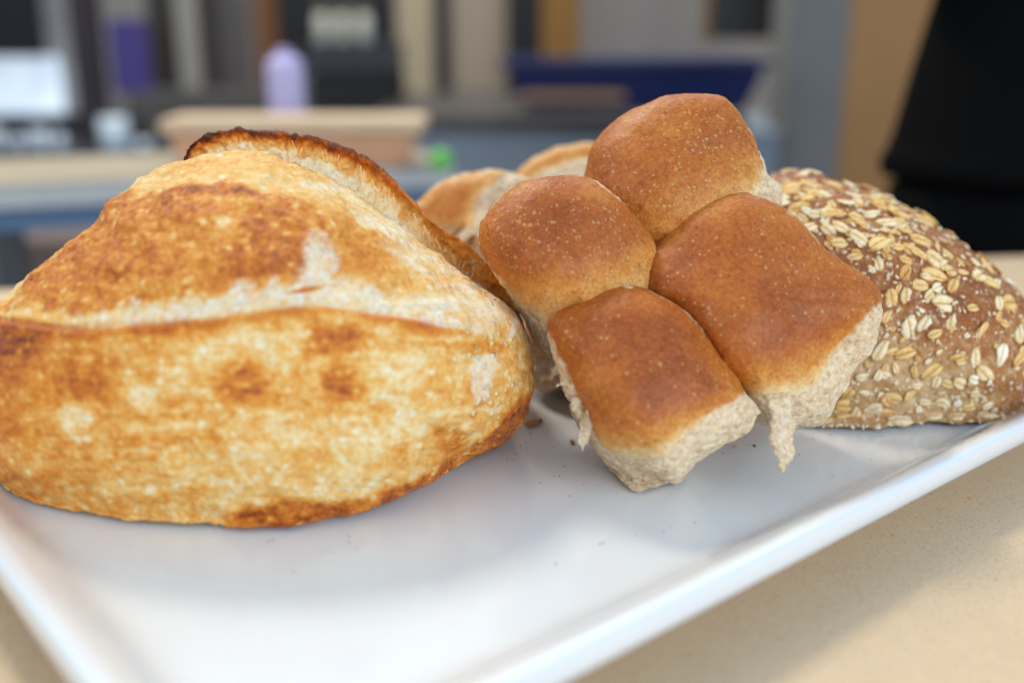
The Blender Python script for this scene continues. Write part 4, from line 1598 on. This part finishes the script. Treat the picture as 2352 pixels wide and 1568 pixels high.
px, py = .724, 1.36
pr = thing('person', 'person in loose black top and black trousers standing behind the table, right', 'person', (px, py, FZ))
mskin = plain('skin', srgb(196, 150, 122), .5)
mblk = plain('black_cloth', srgb(5, 5, 6), .8, size=.02)
mblk2 = plain('black_trouser', srgb(6, 6, 7), .85, size=.02)
# body, feet to head, one skinned surface
bv = [(0, 0, .98), (0, 0, 1.15), (0, 0, 1.32), (0, 0, 1.46), (0, -.01, 1.54), (0, -.02, 1.62), (0, -.02, 1.72),
      (-.10, 0, .92), (-.11, 0, .50), (-.11, .01, .09), (-.11, -.12, .04), (.10, 0, .92), (.11, 0, .50), (.11, .01, .09), (.11, -.12, .04),
      (-.19, 0, 1.42), (-.23, .02, 1.24), (-.10, -.17, 1.28), (-.02, -.20, 1.30), (.19, 0, 1.42), (.23, .02, 1.24), (.12, -.18, 1.24), (.04, -.22, 1.26)]
be = [(0, 1), (1, 2), (2, 3), (3, 4), (4, 5), (5, 6), (0, 7), (7, 8), (8, 9), (9, 10), (0, 11), (11, 12), (12, 13), (13, 14), (3, 15), (15, 16), (16, 17), (17, 18), (3, 19), (19, 20), (20, 21), (21, 22)]
brad = [(.15, .10), (.13, .09), (.15, .10), (.10, .08), .05, (.075, .09), (.07, .085), .085, .058, .04, (.04, .03), .085, .058, .04, (.04, .03), .055, .04, .028, (.035, .018), .055, .04, .028, (.035, .018)]
skin_mesh('body', bv, be, brad, mskin, pr)
# hair
bm = bmesh.new()
bmesh.ops.create_uvsphere(bm, u_segments=20, v_segments=14, radius=.1)
for v_ in bm.verts:
    v_.co = Vector((v_.co.x * .92, v_.co.y * 1.02 + .015, v_.co.z * 1.0 + 1.72))
for f in bm.faces:
    f.smooth = True
obm('hair', bm, mt('dark_hair', 46, 34, 28, .5), pr)
for q in (mblk, mblk2):
    q.node_tree.nodes['Principled BSDF'].inputs['Specular IOR Level'].default_value = .08
bm = bmesh.new()
for sx in (-1, 1):
    lathe(bm, [(.055, .06), (.06, .10), (.078, .5), (.105, .80), (.10, .84)], (sx * .105, 0, 0), 24)
k0 = len(bm.verts)
lathe(bm, [(.195, .76), (.218, .80), (.229, .88), (.229, .955), (.19, .975)], (0, 0, 0), 40)
for v_ in list(bm.verts)[k0:]:
    v_.co.y *= .62
obm('trousers', bm, mblk2, pr)
# loose top: flares towards its hem, hem folded
bm = bmesh.new()
prof = [(.205, .965), (.236, .968), (.240, .985), (.232, 1.0), (.226, 1.02), (.212, 1.10), (.192, 1.20), (.190, 1.32), (.20, 1.40), (.16, 1.46), (.07, 1.50)]
n = 48
rings = []
for r_, z_ in prof:
    rings.append([bm.verts.new((r_ * math.cos(2 * math.pi * k / n) * (1 + .02 * math.sin(5 * 2 * math.pi * k / n) * (1.5 - z_) * 2), .66 * r_ * math.sin(2 * math.pi * k / n), z_)) for k in range(n)])
for a, b in zip(rings, rings[1:]):
    for k in range(n):
        bm.faces.new((a[k], a[(k + 1) % n], b[(k + 1) % n], b[k])).smooth = True
obm('top', bm, mblk, pr)
for sx in (-1, 1):
    skin_mesh('sleeve', [(sx * .17, 0, 1.42), (sx * .23, .02, 1.24), (sx * .14, -.14, 1.265)], [(0, 1), (1, 2)], [.07, .055, .045], mblk, pr, 1)
